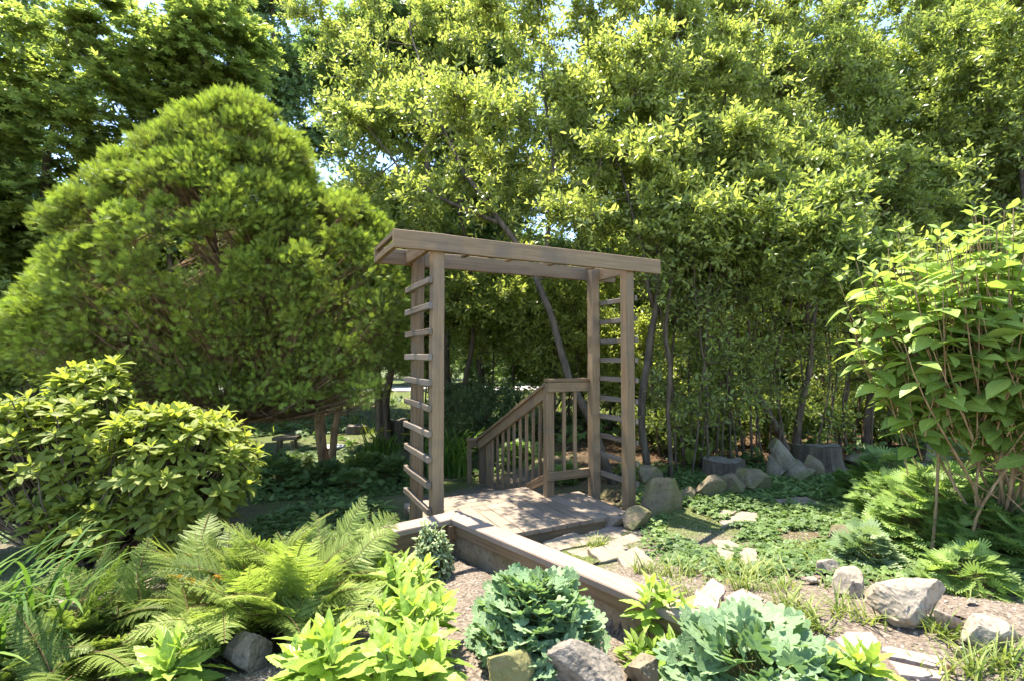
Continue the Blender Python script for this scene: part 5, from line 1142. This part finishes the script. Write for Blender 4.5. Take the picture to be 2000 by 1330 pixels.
# ------------------------------------------------------------------ finely divided pale plants at the right
_lf = fan_tpl(5, .8, .5, (.42, 1.0), .12, 21, 1.2)
HEART = join_tpl([place_tpl(_lf, off=(0, .3, 0), sc=.62), place_tpl(_lf, off=(.05, .18, 0), ang=-1.05, sc=.52), place_tpl(_lf, off=(-.05, .18, 0), ang=1.05, sc=.52), place_tpl(leaf_tpl([.012, .012, .01], 0, 0), sc=.35)])
for i, (px, py, rx, h, n, lf, lb) in enumerate([(1850, 1085, .42, .48, 660, .11, 'biggest pale green mass of divided leaves below the broad leaved shrub'), (1975, 1110, .34, .38, 430, .115, 'divided leaved plant running off the right edge'), (1765, 1020, .36, .34, 420, .105, 'shaded divided leaved plant left of the tan stems'),
        (1700, 980, .30, .30, 300, .10, 'divided leaved plant at the back by the stepping stones'), (1920, 1000, .38, .58, 460, .105, 'dark divided leaved plant in the shade around the tan stems'), (1890, 1150, .17, .16, 150, .08, 'small bright divided leaved plant lowest at the right'), (1740, 985, .25, .5, 120, .14, 'tall loose divided leaved shoot behind the pale mass')]):
    p = atg(px, py); dome_plant('divided_leaf_plant', p, lb, HEART, 'heart', n, rx, h, lf, 70 + i, tint=(.25, 1) if i in (0, 1, 5) else (.1, .7))
dome_plant('divided_leaf_plant', atg(1692, 1105), 'grey green tuft of cut leaves beside the half buried rocks', HEART, 'herb', 130, .13, .17, .10, 78, tint=(0, .6))
dome_plant('divided_leaf_plant', atg(1470, 905), 'little leafy plant at the back of the edging rocks', HEART, 'cover', 60, .14, .15, .09, 79)

# ------------------------------------------------------------------ things of the lower garden
p = stand(648, 905, 8.55); k = p[1] / FPX
Bb = thing('bird_bath', p, 'pale shallow bird bath bowl behind the red brown stems', 'bird bath')
an = np.linspace(0, 2 * np.pi, 32, endpoint=False)
def lathe(name, prof, c, mt, parent):
    g = G(); V = np.concatenate([np.stack([c[0] + r_ * np.cos(an), c[1] + r_ * np.sin(an), np.full(32, c[2] + z)], -1) for r_, z in prof]); q = np.arange(32); q2 = (q + 1) % 32
    F = np.concatenate([np.stack([i * 32 + q, i * 32 + q2, (i + 1) * 32 + q2, (i + 1) * 32 + q], -1) for i in range(len(prof) - 1)]); g.add(V, F, .5); return g.build(name, mt, parent, True)
hb = atd(648, 872, 8.55)[2] - p[2]
lathe('bowl', [(0.02, -.05), (.10, -.06), (.19, -.02), (.225, .0), (.23, .012), (.215, .012), (.16, -.015), (.02, -.025)], p + [0, 0, hb], M['concrete'], Bb)
lathe('pedestal', [(.14, -0.05), (.14, .03), (.07, .08), (.055, hb * .5), (.07, hb - .08), (.09, hb - .055), (.0, hb - .05)], p, M['concrete'], Bb)
p = stand(560, 872, 9.6); top = atd(560, 856, 9.6)[2]
Bn = thing('garden_bench', p, 'low rough wooden bench on splayed legs in shade by the conifer trunk', 'bench')
part('seat', [(np.array([p[0] - .24, p[1], top]), np.array([p[0] + .24, p[1], top + .02]), .24, .07, dict(wob=.006, ch=.01))], M['stump'], Bn)
for sx in (-1, 1):
    for sy in (-.07, .07): part('leg', [(np.array([p[0] + sx * .19, p[1] + sy * 1.4, p[2] - .03]), np.array([p[0] + sx * .13, p[1] + sy, top - .03]), .045, .045, dict(up=(0, 1, 0)))], M['stump'], Bn)

# undergrowth one can tell apart in the lower garden
for i, (px, py, Y, rx, h, n, lf, mt, lb) in enumerate([(715, 945, 7.4, .42, .34, 420, .11, 'cover', 'leafy dark green perennial left of the ladder foot'), (770, 955, 7.0, .26, .34, 240, .10, 'cover', 'leafy perennial close against the left ladder'), (640, 960, 6.6, .3, .34, 260, .10, 'cover', 'greenery around the feet of the red brown stems'),
        (585, 925, 8.0, .35, .3, 260, .12, 'far', 'bluish low plant right of the rhododendron'), (545, 960, 6.2, .34, .42, 260, .11, 'cover', 'loose leafy plant between the rhododendron and the red brown stems'), (690, 960, 6.3, .3, .26, 200, .10, 'cover', 'low bushy plant behind the tip of the fern'), (930, 905, 9.2, .5, .35, 260, .13, 'far', 'dark low plant behind the foot of the stair railing'),
        (1110, 935, 6.2, .22, .22, 160, .08, 'heart', 'bright leafy plant under the short length of railing'), (1010, 905, 7.6, .3, .3, 200, .1, 'heart', 'bright patch of leaves behind the balusters')]):
    p = stand(px, py, Y); dome_plant('perennial', p, lb, HEART if i % 2 else COLUMB, mt, n, rx, h, lf, 140 + i, tint=(.1, .8))
for px, py, sd_ in ((725, 1010, 1), (690, 1000, 2)):
    dome_plant('broad_leaf_seedling', atg(px, py), 'broad heart leaved seedling just outside the left cap board' if sd_ == 1 else 'second heart leaved seedling, farther from the ladder foot', BIG, 'cover', 9, .13, .10, .15, 160 + sd_, tint=(.4, .8))

# ------------------------------------------------------------------ what nobody could count
def scatter(n, box, rng, f=None):
    x = rng.uniform(box[0], box[1], n); y = rng.uniform(box[2], box[3], n)
    k = np.ones(n, bool) if f is None else f(x, y); x, y = x[k], y[k]; return np.stack([x, y, ground_z(x, y)], -1)
rng = np.random.default_rng(404)
stone_c = [np.array([atg(x, y)[:2] for x, y in ol]) for ol, _, _ in FS]
def off_stones(x, y, m_=0.02):
    k = np.ones(len(x), bool)
    for s in stone_c:
        c = s.mean(0); n_ = len(s); ins = np.zeros(len(x), bool)
        for i in range(n_):
            (x1, y1), (x2, y2) = s[i], s[(i + 1) % n_]
            ins ^= ((y1 > y) != (y2 > y)) & (x < (x2 - x1) * (y - y1) / (y2 - y1 + 1e-12) + x1)
        k &= ~ins
    return k
def out_of(x, y):
    a, b = bed_ab(x, y); u, v = w2uv(x, y)
    return ((a < -0.1) | (b < -0.1)) & ~((u > .3) & (u < 2.4) & (v > -.12) & (v < 2.3))
def cover_f(x, y):
    P = np.stack([x, y, x * 0], -1); nzv = fbm(P, 1.3, 31, 4); u, v = w2uv(x, y)
    d = sstep(2.35, 3.3, y + .45 * nzv + .1 * (x - 1.8)) * sstep(6.9, 6.2, y) * sstep(.85, 1.25, x - .12 * (y - 3)) * (nzv > -.5) * (1 - .93 * sstep(-1.0, -.75, v) * sstep(1.6, 1.35, u))
    return (rng.random(len(x)) < d) & off_stones(x, y) & out_of(x, y)
CLOV = join_tpl([place_tpl(leaf_tpl([.1, .42, .06], .15, .2), ang=a, sc=.7) for a in (0, 1.26, 2.51, 3.77, 5.03)])
g = G(); P = scatter(60000, (0.7, 6.2, 2.6, 7.0), rng, cover_f); n = len(P); P[:, 2] += rng.uniform(0, .05, n) * (1 + .6 * fbm(P, 2, 5, 2))
inst(g, CLOV, P, nrm(rng.normal(size=(n, 3)) * [1, 1, .15]), np.array([0, 0, 1.0]) + rng.normal(size=(n, 3)) * .32, .034 * rng.uniform(.5, 1.3, n), np.clip(.4 + .5 * fbm(P, .9, 3, 3) + rng.normal(size=n) * .18, 0, 1))
def left_f(x, y):
    u, v = w2uv(x, y); P = np.stack([x, y, x * 0], -1); nzv = fbm(P, 1.1, 33, 4)
    return (nzv > -.12) & out_of(x, y) & (u < 1.2)
P = scatter(24000, (-6, 1.0, 4.2, 10.5), rng, left_f); n = len(P); P[:, 2] += rng.uniform(0, .06, n)
inst(g, CLOV, P, nrm(rng.normal(size=(n, 3)) * [1, 1, .15]), np.array([0, 0, 1.0]) + rng.normal(size=(n, 3)) * .35, .045 * rng.uniform(.5, 1.3, n), np.clip(.35 + .5 * fbm(P, .9, 3, 3) + rng.normal(size=n) * .18, 0, 1))
P = scatter(9000, (-14, 16, 7, 22), rng, lambda x, y: (fbm(np.stack([x, y, x * 0], -1), .6, 35, 3) > -.1) & out_of(x, y)); n = len(P); P[:, 2] += rng.uniform(0, .15, n)
inst(g, CLOV, P, nrm(rng.normal(size=(n, 3)) * [1, 1, .3]), np.array([0, 0, 1.0]) + rng.normal(size=(n, 3)) * .45, .12 * rng.uniform(.5, 1.3, n), np.clip(.3 + .5 * fbm(P, .5, 3, 3) + rng.normal(size=n) * .18, 0, 1))
o = g.build('ground_cover', M['cover']); tag(o, 'low leafy ground cover around the flagstones and the lower garden', 'ground cover', kind='stuff')

BLADE = leaf_tpl([.035, .03, .022, .004], .3, .45)
def tufts(centers, per, h, spread, g):
    for c in centers:
        k = int(per * rng.uniform(.5, 1.3)); P = c + rng.normal(size=(k, 3)) * [spread, spread, 0]; P[:, 2] = ground_z(P[:, 0], P[:, 1]) - .003
        an = rng.uniform(0, 6.28, k); le = rng.uniform(.15, .9, k); D_ = np.stack([np.cos(an) * le, np.sin(an) * le, np.ones(k)], -1)
        inst(g, BLADE, P, D_, np.stack([np.cos(an), np.sin(an), np.full(k, -.6)], -1) * -1, h * rng.uniform(.4, 1.25, k), np.clip(rng.normal(.5, .25, k), 0, 1))
g = G()
C = scatter(1500, (0.75, 3.6, 1.5, 4.4), rng, lambda x, y: (rng.random(len(x)) < .55 * sstep(-.3, .5, fbm(np.stack([x, y, x * 0], -1), 1.5, 41, 3) + .55 * sstep(3.4, 2.7, y) * sstep(2.2, 2.7, y))) & off_stones(x, y) & out_of(x, y))
tufts(C, 11, .075, .018, g)
C = np.array([atg(x, y) for x, y in ((1420, 1120), (1470, 1130), (1500, 1118), (1450, 1150), (1530, 1150), (1540, 1180), (1260, 1120), (1300, 1122), (1330, 1118), (1560, 1200), (1640, 1190), (1660, 1210), (1700, 1215), (1590, 1225), (1830, 1240), (1850, 1250), (1575, 1080), (1600, 1100), (1900, 1320), (1960, 1315), (1930, 1300), (1985, 1300), (1870, 1325), (1165, 1068), (1172, 1070))])
tufts(C, 42, .12, .035, g)
C = scatter(700, (-12, 10, 12, 26), rng); tufts(C, 9, .4, .2, g)
tag(g.build('grass', M['grass']), 'thin grass tufts scattered over the soil and path', 'grass', kind='stuff')

g = G(); V, F = ICO[2][0], ICO[2][1]; bx = np.array([(x, y, z) for x in (-1, 1) for y in (-1, 1) for z in (-1, 1)], float); bx[4:, 0] *= .6; bx[2:4, 2] *= .5
bf = np.array([(0, 1, 3, 2), (4, 6, 7, 5), (0, 4, 5, 1), (2, 3, 7, 6), (0, 2, 6, 4), (1, 5, 7, 3)]); CHIP = (bx * [.5, .32, .22], [bf], np.zeros((8, 2)))
P = scatter(26000, (-2.4, 3.4, 1.3, 4.4), rng, lambda x, y: off_stones(x, y) & ((out_of(x, y) & (x > .6)) | ((bed_ab(x, y)[0] > .06) & (bed_ab(x, y)[1] > .06)))); n = len(P)
inst(g, CHIP, P, nrm(rng.normal(size=(n, 3)) * [1, 1, .25]), np.array([0, 0, 1.0]) + rng.normal(size=(n, 3)) * .4, .006 + .011 * rng.random(n) ** 3, np.clip(rng.normal(.5, .22, n), 0, 1))
tag(g.build('mulch_grit', M['chips']), 'coarse grit and bark crumbs over the bare soil', 'grit', kind='stuff')
g = G(); DRY = leaf_tpl([.05, .25, .28, .03], .35, -.25)
P = scatter(5200, (-1.5, 7.5, 1.4, 12), rng, lambda x, y: (rng.random(len(x)) < .06 + .94 * sstep(5.0, 6.0, y)) & off_stones(x, y) & out_of(x, y) & (x > .4)); n = len(P); P[:, 2] += .006
inst(g, DRY, P, nrm(rng.normal(size=(n, 3)) * [1, 1, .2]), np.array([0, 0, 1.0]) + rng.normal(size=(n, 3)) * .35, .065 * rng.uniform(.5, 1.2, n), np.clip(rng.normal(.5, .25, n), 0, 1))
tag(g.build('leaf_litter', M['litter']), 'orange brown dry leaves under the thicket', 'fallen leaves', kind='stuff')
